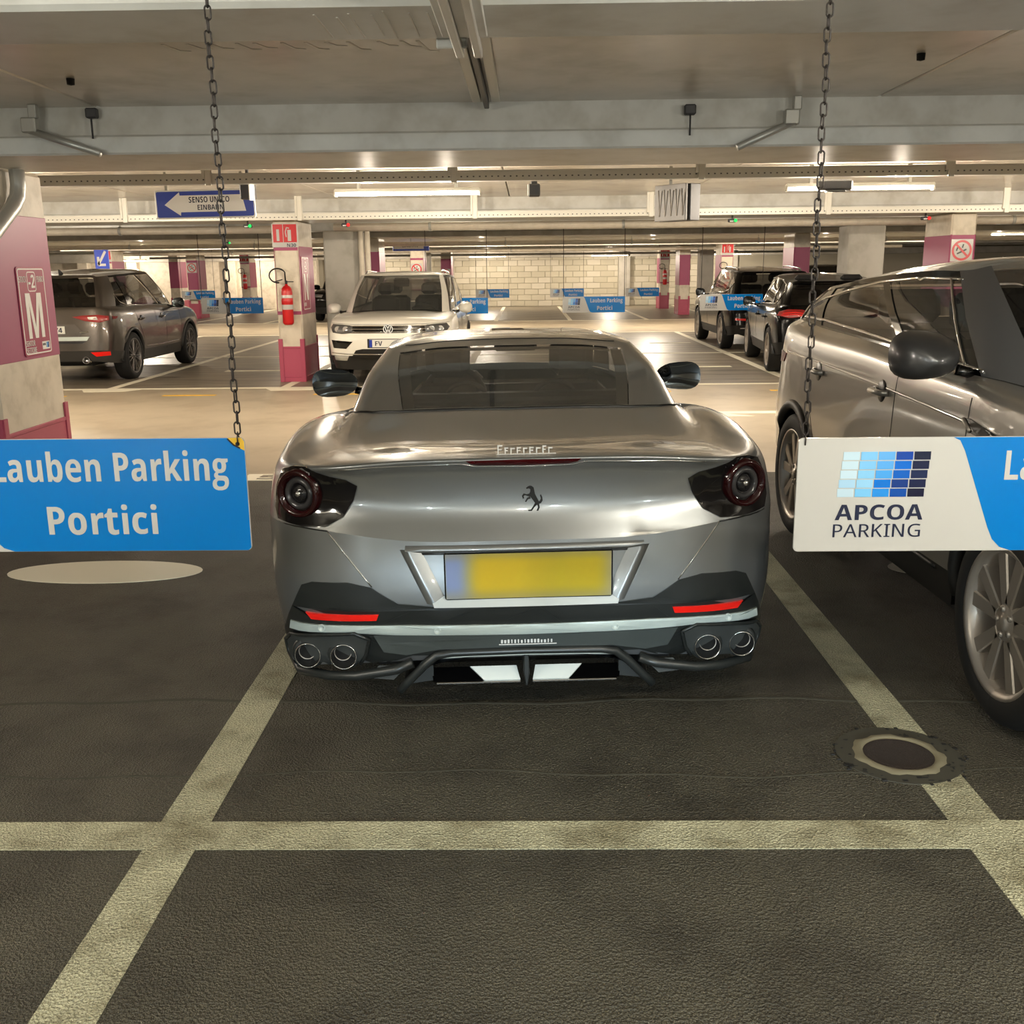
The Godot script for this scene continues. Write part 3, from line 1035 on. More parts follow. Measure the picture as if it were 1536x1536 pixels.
func build_signs():
	var link := link_mesh()
	var a: Node3D = bay_sign(Vector3(-0.716 - 1.17, 0.898, -2.55), "blue hanging sign with its yellow-edged corner, ending beside the coupe's rear wing")
	# yellow corner where the blue film has come off
	var s := ST()
	prism(s, P2([1.128, 0.2948, 1.1385, 0.279, 1.149, 0.272, 1.1692, 0.262, 1.1692, 0.286, 1.162, 0.2948]), 0.0036, 0.0042)
	obj("bare_corner", s, M.amber, a)
	s = ST()
	prism(s, ring2(0.0055, 14, Vector2(1.153, 0.279)), 0.0042, 0.0052)
	stroke(s, [Vector2(1.128, 0.292), Vector2(1.142, 0.277), Vector2(1.158, 0.268)], 0.004, 0.0042, 0.0047)
	obj("eyelet", s, M.dark, a)
	bay_sign(Vector3(0.679, 0.885, -2.55), "large white and blue hanging sign with grid emblem, in front of the silver off-roader")
	chain(Vector3(-0.732, 1.2, -2.55), 2.6, "steel link chain holding the blue sign's yellow corner, crossing the one-way sign", link)
	chain(Vector3(-1.87, 1.2, -2.55), 2.6, "steel link chain at the blue sign's far end, beyond the purple pillar", link)
	chain(Vector3(0.695, 1.187, -2.55), 2.6, "steel link chain holding the white sign's corner in front of the off-roader's door", link)
	chain(Vector3(1.833, 1.187, -2.55), 2.6, "steel link chain at the far end of the white and blue sign", link)
	var far := [
		[-6.14, 0.83, 19.62, "bay sign hanging between the grey car's bonnet and the extinguisher pillar", "the sign by the grey car's bonnet"],
		[-1.9, 0.785, 19.62, "bay sign half hidden behind the white car's door mirror", "the sign behind the white car's mirror"],
		[0.67, 0.785, 19.62, "bay sign hanging over the empty bays straight beyond the coupe's roof", "the sign beyond the coupe's roof"],
		[3.24, 0.80, 19.62, "bay sign hanging in front of the black car's tailgate", "the sign before the black tailgate"],
		[-12.05, 0.67, 36.4, "tiny bay sign above another sign beside the grey car's bonnet", "the tiny sign by the grey car"],
		[-1.78, 0.62, 36.4, "tiny bay sign before the block wall, the one beside the white car", "the tiny sign by the white car"],
		[0.81, 0.62, 36.4, "tiny bay sign before the block wall, the middle one of three", "the middle tiny sign at the block wall"],
		[3.42, 0.62, 36.4, "tiny bay sign before the block wall, the one at the extinguisher pillar", "the tiny sign at the extinguisher pillar"]]
	for f: Array in far:
		bay_sign(Vector3(f[0], f[1], -f[2]), f[3], false)
		for e: int in [0, 1]:
			thin_chain(Vector3(f[0] + (0.016 if e == 0 else 1.154), f[1] + 0.3, -f[2]), 2.31 if f[2] < 20.0 else 2.6, "thin chain, %s end of %s" % ["emblem" if e == 0 else "blue", f[4]])
	# one-way sign
	var t := root_node("one_way_sign", Vector3(-3.82, 2.135, -10.95), 0.0)
	t.rotation.z = 0.012
	s = ST()
	prism(s, rounded(1.03, 0.285, 0.02), -0.025, 0.0, Transform3D(), 0.003)
	obj("board", s, M.white, t)
	s = ST()
	prism(s, rounded(1.0, 0.255, 0.018), 0.0, 0.002, Transform3D(Basis(), Vector3(0.015, 0.015, 0)))
	obj("blue_face", s, M.roadblue, t)
	s = ST()
	prism(s, P2([0.095, 0.14, 0.255, 0.262, 0.26, 0.23, 0.90, 0.23, 0.935, 0.065, 0.26, 0.065, 0.255, 0.03]), 0.002, 0.004)
	obj("arrow", s, M.pure_white, t)
	text("lettering", "SENSO UNICO", 0.056, M.navy, t, Vector3(0.56, 0.186, 0.0048), Basis(), true, 0.42, 1, 0.001, 2.0)
	text("lettering", "EINBAHN", 0.05, M.navy, t, Vector3(0.57, 0.11, 0.0048), Basis(), true, 0.27, 1, 0.001, 2.0)
	s = ST()
	for x: float in [0.12, 0.9]:
		box(s, Vector3(x, 0.38, -0.015), Vector3(0.025, 0.2, 0.012))
	obj("hanger", s, M.galv, t)
	tag(t, "blue one-way sign with white arrow under the first cable tray", "traffic sign")
	t = root_node("exit_light", Vector3(-2.79, 2.43, -10.7))
	s = ST()
	box(s, Vector3(0, -0.05, 0), Vector3(0.14, 0.15, 0.12), 0.012)
	box(s, Vector3(0, 0.09, 0), Vector3(0.03, 0.158, 0.03), 0.003)
	obj("housing", s, M.grey_box, t)
	s = ST()
	box(s, Vector3(0.075, -0.06, 0.045), Vector3(0.012, 0.16, 0.07), 0.004, Transform3D(Basis(Vector3.UP, -0.6), Vector3(0.02, 0, 0)))
	obj("light_panel", s, M.white, t)
	tag(t, "dark box with a white panel at the end of the one-way sign", "exit light")
	# hanging sign seen from its back edge
	t = root_node("direction_sign", Vector3(1.48, 2.07, -10.95), 0.0)
	var xf := Transform3D(Basis(Vector3.UP, -0.95), Vector3.ZERO)
	s = ST()
	box(s, Vector3(0, 0.17, 0), Vector3(0.46, 0.36, 0.03), 0.006, xf)
	obj("board", s, M.grey_mid, t)
	s = ST()
	box(s, Vector3(0.0, 0.17, -0.12), Vector3(0.46, 0.36, 0.14), 0.006, xf)
	obj("light_box", s, M.grey_box, t)
	s = ST(1)
	for k in 5:
		var px: float = -0.17 + 0.085 * k
		tube(s, [xf * Vector3(px, 0.30, 0.018), xf * Vector3(px + 0.02, 0.04, 0.018)], 0.006, 6)
		tube(s, [xf * Vector3(px + 0.02, 0.04, 0.018), xf * Vector3(px + 0.055, 0.29, 0.018)], 0.006, 6)
	obj("stiffener", s, M.grey_light, t)
	s = ST()
	box(s, Vector3(0, 0.437, -0.05), Vector3(0.03, 0.185, 0.02))
	obj("hanger", s, M.galv, t)
	tag(t, "grey direction sign turned edge-on under the cable tray, lettering facing away", "traffic sign")
	# sector board on the near purple pillar (faces the bay)
	var face := Basis(Vector3.UP, PI / 2)
	t = root_node("sector_sign", Vector3(-3.595, 1.02, -7.325))
	t.basis = face * Basis.from_scale(Vector3(0.79, 0.76, 1))
	s = ST()
	prism(s, rounded(0.54, 0.83, 0.03), 0.0, 0.006, Transform3D(Basis(), Vector3(0.02, 0, 0)), 0.001)
	obj("board", s, M.board_red, t)
	s = ST()
	frame_strokes(s, 0.035, 0.015, 0.51, 0.80, 0.03, 0.012, 0.006, 0.0075)
	frame_strokes(s, 0.205, 0.60, 0.165, 0.185, 0.03, 0.009, 0.006, 0.0075)
	obj("border", s, M.pure_white, t)
	text("lettering", "M", 0.42, M.pure_white, t, Vector3(0.285, 0.375, 0.0075), Basis(), true, 0.31)
	text("lettering", "-2", 0.12, M.pure_white, t, Vector3(0.287, 0.695, 0.0075), Basis(), true, 0.12)
	text("lettering", "STOCK", 0.055, M.pure_white, t, Vector3(0.118, 0.715, 0.0075), Basis(), false, 0.135)
	text("lettering", "PIANO", 0.055, M.pure_white, t, Vector3(0.455, 0.715, 0.0075), Basis(), false, 0.125)
	text("lettering", "SEKTOR", 0.05, M.pure_white, t, Vector3(0.055, 0.12, 0.0075), Basis(), false, 0.17, 0)
	text("lettering", "SETTORE", 0.05, M.pure_white, t, Vector3(0.055, 0.055, 0.0075), Basis(), false, 0.19, 0)
	s = ST()
	box(s, Vector3(0.44, 0.085, 0.007), Vector3(0.15, 0.075, 0.002))
	obj("small_plate", s, M.pure_white, t)
	put("logo", sign_meshes.logo, t, Transform3D(Basis.from_scale(Vector3(0.28, 0.45, 1)), Vector3(0.405, -0.002, 0.005)))
	text("lettering", "APCOA", 0.02, M.navy, t, Vector3(0.40, 0.095, 0.0085), Basis(), true, 0.055, 1, 0.001, 4.0)
	tag(t, "purple sector board with big letter M on the near purple pillar", "sector sign")
	# sector board on the pillar with the extinguisher
	t = root_node("sector_sign", Vector3(-3.285, 1.03, -15.3))
	t.basis = face
	s = ST()
	prism(s, rounded(0.5, 0.78, 0.03), 0.0, 0.006)
	obj("board", s, M.board_red, t)
	s = ST()
	frame_strokes(s, 0.015, 0.015, 0.47, 0.75, 0.03, 0.012, 0.006, 0.0075)
	frame_strokes(s, 0.17, 0.56, 0.165, 0.185, 0.03, 0.009, 0.006, 0.0075)
	obj("border", s, M.pure_white, t)
	text("lettering", "N", 0.38, M.pure_white, t, Vector3(0.25, 0.34, 0.0075), Basis(), true, 0.27, 1, 0.001, 3.0)
	text("lettering", "-2", 0.11, M.pure_white, t, Vector3(0.25, 0.65, 0.0075), Basis(), true, 0.11, 1, 0.001, 3.0)
	text("lettering", "SEKTOR", 0.05, M.pure_white, t, Vector3(0.04, 0.09, 0.0075), Basis(), false, 0.17, 0, 0.001, 4.0)
	tag(t, "purple sector board with letter N on the extinguisher pillar's side", "sector sign")
	extinguisher_sign(Vector3(-3.66, 1.93, -15.185), "two red extinguisher pictograms at the top of the pillar beside the white car", true)
	extinguisher_sign(Vector3(5.92, 1.93, -32.18), "red extinguisher pictograms at the top of the cream pillar behind the black cars", false)
	extinguisher_sign(Vector3(5.23, 1.93, -41.38), "red extinguisher pictograms on the pillar before the block wall", false)
	extinguisher_sign(Vector3(-13.11, 1.93, -32.18), "red extinguisher pictograms over the grey car's roof", false)
	extinguisher_sign(Vector3(-11.26, 1.93, -41.18), "red extinguisher pictograms on the far pillar before the plastered wall", false)
	no_smoking(Vector3(6.215, 1.79, -15.185), 0.31, "no-smoking sign on the purple pillar above the off-roader's roof")
	no_smoking(Vector3(-3.37, 1.62, -32.18), 0.34, "round no-smoking sign on the cream pillar behind the white car's roof")
	no_smoking(Vector3(-3.12, 1.45, -40.68), 0.34, "no-smoking sign on the farthest purple pillar beside the white car")
	no_smoking(Vector3(-11.72, 1.75, -36.68), 0.34, "no-smoking sign on the far purple pillar beyond the grey car's bonnet")
	# blue direction boards far away
	t = root_node("direction_sign", Vector3(-12.55, 1.72, -31.0))
	s = ST()
	box(s, Vector3(0.0, 0.3, 0), Vector3(0.42, 0.62, 0.04), 0.01)
	obj("board", s, M.roadblue, t)
	s = ST()
	stroke(s, [Vector2(0.12, 0.5), Vector2(-0.1, 0.14)], 0.07, 0.02, 0.024)
	stroke(s, [Vector2(-0.1, 0.34), Vector2(-0.1, 0.12), Vector2(0.1, 0.12)], 0.07, 0.02, 0.024)
	obj("arrow", s, M.sign_white, t)
	s = ST()
	box(s, Vector3(0.0, 0.735, 0), Vector3(0.03, 0.285, 0.02))
	obj("hanger", s, M.galv, t)
	tag(t, "blue board with slanting white arrow above the grey car's roof", "traffic sign")
	t = root_node("direction_sign", Vector3(-3.0, 2.08, -27.42))
	s = ST()
	box(s, Vector3(0.0, 0.1, 0), Vector3(0.95, 0.2, 0.04), 0.01)
	obj("board", s, M.roadblue, t)
	s = ST()
	box(s, Vector3(-0.06, 0.115, 0.021), Vector3(0.78, 0.13, 0.003))
	obj("white_face", s, M.sign_white, t)
	text("lettering", "EINBAHN", 0.07, M.navy, t, Vector3(-0.02, 0.13, 0.024), Basis(), true, 0.4, 1, 0.001, 4.0)
	s = ST()
	box(s, Vector3(0, 0.36, 0), Vector3(0.03, 0.32, 0.02))
	obj("hanger", s, M.galv, t)
	tag(t, "blue and white one-way board far behind the white car's roof", "traffic sign")
	extinguisher(Vector3(-3.47, 0.86, -15.09), "red fire extinguisher with black hose on the pillar beside the white car")
	extinguisher(Vector3(6.1, 0.95, -32.09), "red fire extinguisher on the cream pillar above the black car's roof")
	extinguisher(Vector3(5.42, 0.95, -41.29), "red fire extinguisher on the pillar before the block wall")
	extinguisher(Vector3(-11.07, 0.95, -41.09), "red fire extinguisher on the far pillar before the plastered wall")

func frame_strokes(s: SurfaceTool, x: float, y: float, w: float, h: float, r: float, t: float, z0: float, z1: float):
	var a := rounded(w, h, r, 4)
	var b := rounded(w - 2 * t, h - 2 * t, maxf(r - t, 0.004), 4)
	for i in a.size():
		var j := (i + 1) % a.size()
		var q := []
		for p: Vector2 in [a[i], a[j], b[j] + Vector2(t, t), b[i] + Vector2(t, t)]:
			q.append(Vector3(p.x + x, p.y + y, z1))
		quad(s, q[0], q[1], q[2], q[3], Vector3.BACK)
		for e: Array in [[0, 1], [3, 2]]:
			quad(s, q[e[0]], q[e[1]], q[e[1]] - Vector3(0, 0, z1 - z0), q[e[0]] - Vector3(0, 0, z1 - z0), Vector3(a[i].x - w * 0.5, a[i].y - h * 0.5, 0) * (1 if e[0] == 0 else -1))

func disc_ring(s: SurfaceTool, c: Vector2, r0: float, r1: float, z0: float, z1: float, n := 28, xf := Transform3D()):
	for k in n:
		var t0 := TAU * k / n
		var t1 := TAU * (k + 1) / n
		var d0 := Vector2(cos(t0), sin(t0))
		var d1 := Vector2(cos(t1), sin(t1))
		prism(s, PackedVector2Array([c + d0 * r0, c + d0 * r1, c + d1 * r1, c + d1 * r0]), z0, z1, xf)

func no_smoking(at: Vector3, w: float, label: String):
	var t := root_node("no_smoking_sign", at)
	var s := ST()
	box(s, Vector3(0, 0, 0), Vector3(w, w, 0.008), 0.002)
	obj("panel", s, M.sign_white, t)
	s = ST()
	disc_ring(s, Vector2.ZERO, w * 0.36, w * 0.46, 0.004, 0.006)
	stroke(s, [Vector2(-w * 0.27, w * 0.27), Vector2(w * 0.27, -w * 0.27)], w * 0.09, 0.004, 0.007)
	obj("red_ring", s, M.red, t)
	s = ST()
	stroke(s, [Vector2(-w * 0.2, -w * 0.15), Vector2(w * 0.2, w * 0.04)], w * 0.07, 0.004, 0.0055)
	stroke(s, [Vector2(w * 0.02, w * 0.12), Vector2(w * 0.06, w * 0.27)], w * 0.06, 0.004, 0.0055)
	stroke(s, [Vector2(-w * 0.24, -w * 0.02), Vector2(-w * 0.2, w * 0.12)], w * 0.06, 0.004, 0.0055)
	obj("cigarette", s, M.grey_box, t)
	tag(t, label, "safety sign")

func extinguisher_sign(at: Vector3, label: String, numbered: bool):
	var t := root_node("fire_sign", at)
	var s := ST()
	box(s, Vector3(0.19, 0.17, 0), Vector3(0.38, 0.33, 0.008), 0.002)
	obj("panel", s, M.sign_white, t)
	s = ST()
	for x: float in [0.09, 0.265]:
		box(s, Vector3(x, 0.2, 0.0045), Vector3(0.14 if x < 0.1 else 0.19, 0.25, 0.003))
	obj("red_field", s, M.red, t)
	s = ST()
	stroke(s, [Vector2(0.09, 0.1), Vector2(0.09, 0.25)], 0.04, 0.006, 0.0075)
	stroke(s, [Vector2(0.255, 0.1), Vector2(0.255, 0.24)], 0.05, 0.006, 0.0075)
	stroke(s, [Vector2(0.255, 0.27), Vector2(0.22, 0.28), Vector2(0.2, 0.22), Vector2(0.21, 0.15)], 0.014, 0.006, 0.0075)
	obj("pictogram", s, M.sign_white, t)
	if numbered:
		text("lettering", "N30", 0.045, M.navy, t, Vector3(0.28, 0.035, 0.0055), Basis(), true, 0.13, 1, 0.001, 4.0)
	tag(t, label, "safety sign")

func extinguisher(at: Vector3, label: String):
	var t := root_node("fire_extinguisher", at)
	var s := ST(1)
	lathe(s, [Vector2(0.0, -0.02), Vector2(0.055, -0.02), Vector2(0.075, 0.0), Vector2(0.08, 0.02), Vector2(0.08, 0.45), Vector2(0.074, 0.49), Vector2(0.05, 0.525), Vector2(0.022, 0.54), Vector2(0.02, 0.56), Vector2(0, 0.56)], 24)
	obj("cylinder", s, M.red, t)
	s = ST(1)
	lathe(s, [Vector2(0.0805, 0.20), Vector2(0.0815, 0.205), Vector2(0.0815, 0.40), Vector2(0.0805, 0.405)], 24)
	obj("label_band", s, M.sign_white, t)
	s = ST(1)
	lathe(s, [Vector2(0.082, 0.27), Vector2(0.083, 0.272), Vector2(0.083, 0.36), Vector2(0.082, 0.362)], 24)
	obj("red_band", s, M.red, t)
	s = ST()
	box(s, Vector3(0, 0.585, 0), Vector3(0.035, 0.05, 0.035), 0.006)
	box(s, Vector3(0.05, 0.62, 0.0), Vector3(0.13, 0.014, 0.022), 0.004, Transform3D(Basis(Vector3.BACK, 0.25), Vector3(-0.16, -0.005, 0)).translated(Vector3(0.15, 0, 0)))
	box(s, Vector3(0.055, 0.592, 0.0), Vector3(0.11, 0.012, 0.02), 0.004)
	obj("valve_handle", s, M.black, t)
	s = ST(1)
	var pts := []
	for k in 17:
		var a := PI * (0.05 + 1.5 * k / 16.0)
		pts.append(Vector3(-0.12 + cos(a) * 0.12, 0.68 + sin(a) * 0.1, 0.0))
	pts[0] = Vector3(-0.01, 0.6, 0)
	tube(s, pts, 0.011, 8)
	obj("hose", s, M.black, t)
	s = ST()
	box(s, Vector3(0, 0.35, -0.085), Vector3(0.06, 0.3, 0.02), 0.004)
	obj("bracket", s, M.galv, t)
	tag(t, label, "fire extinguisher")

# ---------------------------------------------------------------- car bodies
# A body is a stack of rings. Each ring holds points of the right half, from the middle of the tail round the side to the middle of the nose.
func ring_of(L: float, a: Array) -> PackedVector3Array:
	var out := PackedVector3Array()
	for p: Array in a:
		out.append(Vector3(p[0], p[1], L * 0.5 - p[2]))
	return out

func spline(a: Vector3, b: Vector3, c: Vector3, d: Vector3, t: float) -> Vector3:
	var d0 := sqrt(maxf((b - a).length(), 1e-4))
	var d1 := sqrt(maxf((c - b).length(), 1e-4))
	var d2 := sqrt(maxf((d - c).length(), 1e-4))
	var m1 := ((b - a) / d0 - (c - a) / (d0 + d1) + (c - b) / d1) * d1
	var m2 := ((c - b) / d1 - (d - b) / (d1 + d2) + (d - c) / d2) * d1
	var t2 := t * t
	var t3 := t2 * t
	return b * (2 * t3 - 3 * t2 + 1) + m1 * (t3 - 2 * t2 + t) + c * (-2 * t3 + 3 * t2) + m2 * (t3 - t2)

func mirror_x(p: Vector3) -> Vector3:
	return Vector3(-p.x, p.y, p.z)

func ring_at(r: PackedVector3Array, t: float) -> Vector3:
	var k := r.size() - 1
	if t < 0.0:
		return mirror_x(ring_at(r, -t))
	if t > k:
		return mirror_x(ring_at(r, 2 * k - t))
	var i := mini(int(t), k - 1)
	var a := r[i - 1] if i > 0 else mirror_x(r[1])
	var d := r[i + 2] if i + 2 <= k else mirror_x(r[k - 1])
	return spline(a, r[i], r[i + 1], d, t - i)

func column_at(col: PackedVector3Array, r: float) -> Vector3:
	# r runs 0..1 over the whole column
	var n := col.size() - 1
	var q := clampf(r, 0, 1) * n
	var i := mini(int(q), n - 1)
	var a := col[i - 1] if i > 0 else col[0] * 2.0 - col[1]
	var d := col[i + 2] if i + 2 <= n else col[n] * 2.0 - col[n - 1]
	return spline(a, col[i], col[i + 1], d, q - i)

func surf_at(rings: Array, t: float, r: float) -> Vector3:
	var col := PackedVector3Array()
	for g_: PackedVector3Array in rings:
		col.append(ring_at(g_, t))
	return column_at(col, r)

func body_rows(rings: Array, per_span: int, nr: int, arches := []) -> Array:
	var k: int = rings[0].size() - 1
	var ts := []
	for i in k * per_span + 1:
		ts.append(float(i) / per_span)
	var base: PackedVector3Array = rings[mini(1, rings.size() - 1)]
	for a: Array in arches:
		# extra columns that follow the arch
		for j in 19:
			var zz: float = a[0] + a[2] * cos(PI * j / 18.0) * (1.0004 if j == 0 or j == 18 else 0.9996)
			for e: float in ([zz] if j > 0 and j < 18 else [zz, a[0] + (zz - a[0]) * 0.9985]):
				var lo := 3.0
				var hi := k - 2.0
				for it in 24:
					var mid := (lo + hi) * 0.5
					if ring_at(base, mid).z > e:
						lo = mid
					else:
						hi = mid
				ts.append(lo)
	ts.sort()
	var cols := []
	for t: float in ts:
		var col := PackedVector3Array()
		for g_: PackedVector3Array in rings:
			col.append(ring_at(g_, t))
		var cut := -1.0
		var p1: Vector3 = col[mini(1, col.size() - 1)]
		if p1.x > 0.5:
			for a: Array in arches:
				var dz: float = p1.z - a[0]
				if absf(dz) < a[2]:
					cut = a[1] + sqrt(a[2] * a[2] - dz * dz)
		var r0 := 0.0
		if cut > 0.0 and col[0].y < cut:
			var hi2 := 1.0
			for it in 22:
				var mid := (r0 + hi2) * 0.5
				if column_at(col, mid).y < cut:
					r0 = mid
				else:
					hi2 = mid
		var out := PackedVector3Array()
		for j in nr + 1:
			out.append(column_at(col, lerpf(r0, 1.0, float(j) / nr)))
		cols.append(out)
	var rows := []
	for j in nr + 1:
		var row := PackedVector3Array()
		for i in range(cols.size() - 1, 0, -1):
			row.append(mirror_x(cols[i][j]))
		for i in cols.size():
			row.append(cols[i][j])
		rows.append(row)
	return rows

# what decals are laid on: triangles of the body, found along an axis
func new_car(nm: String, L: float, at: Vector3, turn: float) -> Dictionary:
	return {"root": root_node(nm, at, turn), "L": L, "tris": PackedVector3Array(), "bins": {}}

func remember(C: Dictionary, rows: Array):
	var t: PackedVector3Array = C.tris
	for r in rows.size() - 1:
		var a: PackedVector3Array = rows[r]
		var b: PackedVector3Array = rows[r + 1]
		for k in a.size() - 1:
			t.append(a[k]); t.append(a[k + 1]); t.append(b[k + 1])
			t.append(a[k]); t.append(b[k + 1]); t.append(b[k])
	C.tris = t
	C.bins = {}

const CELL := 0.08
func flat2(ax: int, p: Vector3) -> Vector2:
	return Vector2(p.x, p.y) if ax == 2 else (Vector2(p.z, p.y) if ax == 0 else Vector2(p.x, p.z))

func hit(C: Dictionary, ax: int, sg: float, q: Vector2) -> Array:
	# the outermost point of the body at q as seen from +axis (sg 1) or -axis (sg -1): [depth, normal]
	var t: PackedVector3Array = C.tris
	if not C.bins.has(ax):
		var bn := {}
		for i in range(0, t.size(), 3):
			var a := flat2(ax, t[i])
			var b := flat2(ax, t[i + 1])
			var c := flat2(ax, t[i + 2])
			var lo := a.min(b).min(c) / CELL
			var hi := a.max(b).max(c) / CELL
			for x in range(floori(lo.x), floori(hi.x) + 1):
				for y in range(floori(lo.y), floori(hi.y) + 1):
					var key := Vector2i(x, y)
					if not bn.has(key):
						bn[key] = PackedInt32Array()
					bn[key].append(i)
		C.bins[ax] = bn
	var key2 := Vector2i(floori(q.x / CELL), floori(q.y / CELL))
	var best := []
	var bd := -1e9
	if C.bins[ax].has(key2):
		for i: int in C.bins[ax][key2]:
			var a := flat2(ax, t[i])
			var b := flat2(ax, t[i + 1])
			var c := flat2(ax, t[i + 2])
			var den := (b - a).cross(c - a)
			if absf(den) < 1e-10:
				continue
			var v := (q - a).cross(c - a) / den
			var w := (b - a).cross(q - a) / den
			if v < -0.002 or w < -0.002 or v + w > 1.002:
				continue
			var d: float = t[i][ax] + v * (t[i + 1][ax] - t[i][ax]) + w * (t[i + 2][ax] - t[i][ax])
			if d * sg > bd:
				bd = d * sg
				var n := (t[i + 1] - t[i]).cross(t[i + 2] - t[i]).normalized()
				best = [d, n]
	return best

func lay(C: Dictionary, ax: int, sg: float, q: Vector2, off: float) -> Vector3:
	var h := hit(C, ax, sg, q)
	if h.is_empty():
		for k in 40:
			# slide towards the car's middle until the body is met
			q = q + (Vector2(0, 0.7) - q).normalized() * 0.01 if ax != 1 else q * 0.99
			h = hit(C, ax, sg, q)
			if not h.is_empty():
				break
	if h.is_empty():
		h = [0.0, Vector3.ZERO]
	var n: Vector3 = h[1]
	var d: float = h[0] + sg * off / maxf(absf(n[ax]), 0.3)
	return Vector3(q.x, q.y, d) if ax == 2 else (Vector3(d, q.y, q.x) if ax == 0 else Vector3(q.x, d, q.y))

func decal(C: Dictionary, nm: String, ax: int, sg: float, poly: PackedVector2Array, off: float, m: Material, parent: Node = null, edge := 0.05, both := false, bulge := 0.0) -> MeshInstance3D:
	# a thin panel that follows the body: outline as seen along the axis
	var dense := PackedVector2Array()
	for i in poly.size():
		var a := poly[i]
		var b := poly[(i + 1) % poly.size()]
		var n := maxi(1, int(ceil(a.distance_to(b) / edge)))
		for k in n:
			dense.append(a.lerp(b, float(k) / n))
	var tl := []
	var idx := Geometry2D.triangulate_polygon(dense)
	for i in range(0, idx.size(), 3):
		tl.append([dense[idx[i]], dense[idx[i + 1]], dense[idx[i + 2]]])
	for pass_ in 5:
		# halve every edge that is too long; shared edges are halved alike
		var nt := []
		var again := false
		for q: Array in tl:
			var l := [q[0].distance_to(q[1]), q[1].distance_to(q[2]), q[2].distance_to(q[0])]
			var e := 0
			for k in 3:
				if l[k] > l[e]:
					e = k
			if l[e] > edge * 1.6:
				var mid: Vector2 = (q[e] + q[(e + 1) % 3]) * 0.5
				nt.append([q[e], mid, q[(e + 2) % 3]])
				nt.append([mid, q[(e + 1) % 3], q[(e + 2) % 3]])
				again = true
			else:
				nt.append(q)
		tl = nt
		if not again:
			break
	var c2 := Vector2.ZERO
	for p in poly:
		c2 += p / poly.size()
	var s := ST(1)
	var cache := {}
	var sides := [1.0, -1.0] if both else [1.0]
	var made: MeshInstance3D
	for mx: float in sides:
		if mx < 0:
			made = obj(nm, s, m, parent if parent else C.root)
			s = ST(1)
		var out := Vector3.ZERO
		out[ax] = sg
		if mx < 0:
			out.x *= mx
		for q: Array in tl:
			var w := []
			for p: Vector2 in q:
				if not cache.has(p):
					var o := off
					if bulge > 0.0:
						var best := 1e9
						for i in poly.size():
							best = minf(best, Geometry2D.get_closest_point_to_segment(p, poly[i], poly[(i + 1) % poly.size()]).distance_to(p))
						o += bulge * sqrt(clampf(best / 0.03, 0, 1))
					cache[p] = lay(C, ax, sg, p, o)
				var v: Vector3 = cache[p]
				w.append(mirror_x(v) if mx < 0 else v)
			tri(s, w[0], w[1], w[2], out)
		var inn := Vector3.ZERO
		inn[ax] = -sg * (off + 0.004)
		if mx < 0:
			inn.x *= -1
		for i in dense.size():
			var a := dense[i]
			var b := dense[(i + 1) % dense.size()]
			if not cache.has(a) or not cache.has(b):
				continue
			var va: Vector3 = cache[a]
			var vb: Vector3 = cache[b]
			if mx < 0:
				va = mirror_x(va)
				vb = mirror_x(vb)
			s.set_smooth_group(-1)
			quad(s, va, vb, vb + inn, va + inn, (va + vb) * 0.5 - lay_center(c2, va, ax, mx))
			s.set_smooth_group(1)
	made = obj(nm, s, m, parent if parent else C.root)
	return made

func lay_center(c: Vector2, at: Vector3, ax: int, mx: float) -> Vector3:
	if ax == 2:
		return Vector3(c.x * mx, c.y, at.z)
	if ax == 0:
		return Vector3(at.x, c.y, c.x)
	return Vector3(c.x * mx, at.y, c.y)

func seam(C: Dictionary, nm: String, ax: int, sg: float, pts: Array, r: float, m: Material, parent: Node = null, off := 0.0, both := true, edge := 0.04, closed := false):
	# a thin line (gap, trim) laid on the body; with both, the mirrored one is a part of its own
	var p3 := []
	for i in pts.size() - (0 if closed else 1):
		var a: Vector2 = pts[i]
		var b: Vector2 = pts[(i + 1) % pts.size()]
		var n := maxi(1, int(ceil(a.distance_to(b) / edge)))
		for k in n:
			p3.append(lay(C, ax, sg, a.lerp(b, float(k) / n), off))
	if not closed:
		p3.append(lay(C, ax, sg, pts[pts.size() - 1], off))
	var s := ST(1)
	tube(s, p3, r, 6, closed)
	obj(nm, s, m, parent if parent else C.root)
	if both:
		s = ST(1)
		tube(s, p3.map(func(p): return mirror_x(p)), r, 6, closed)
		obj(nm, s, m, parent if parent else C.root)

func pts2(a: Array) -> Array:
	var o := []
	for i in range(0, a.size(), 2):
		o.append(Vector2(a[i], a[i + 1]))
	return o

# a field between two slanting edges of a ring band: glass, pillar, roof rail
func cell_rows(rings: Array, t0: Array, t1: Array, r0: float, r1: float, nt: int, nr: int, off: float) -> Array:
	var rows := []
	for j in nr + 1:
		var r := lerpf(r0, r1, float(j) / nr)
		var row := PackedVector3Array()
		for i in nt + 1:
			var f := float(i) / nt
			var t := lerpf(lerpf(t0[0], t0[1], r), lerpf(t1[0], t1[1], r), f)
			row.append(surf_at(rings, t, r))
		rows.append(row)
	if off == 0.0:
		return rows
	var out := []
	for j in nr + 1:
		var row := PackedVector3Array()
		for i in nt + 1:
			var du: Vector3 = rows[j][mini(i + 1, nt)] - rows[j][maxi(i - 1, 0)]
			var dv: Vector3 = rows[mini(j + 1, nr)][i] - rows[maxi(j - 1, 0)][i]
			row.append(rows[j][i] + du.cross(dv).normalized() * off)
		out.append(row)
	return out

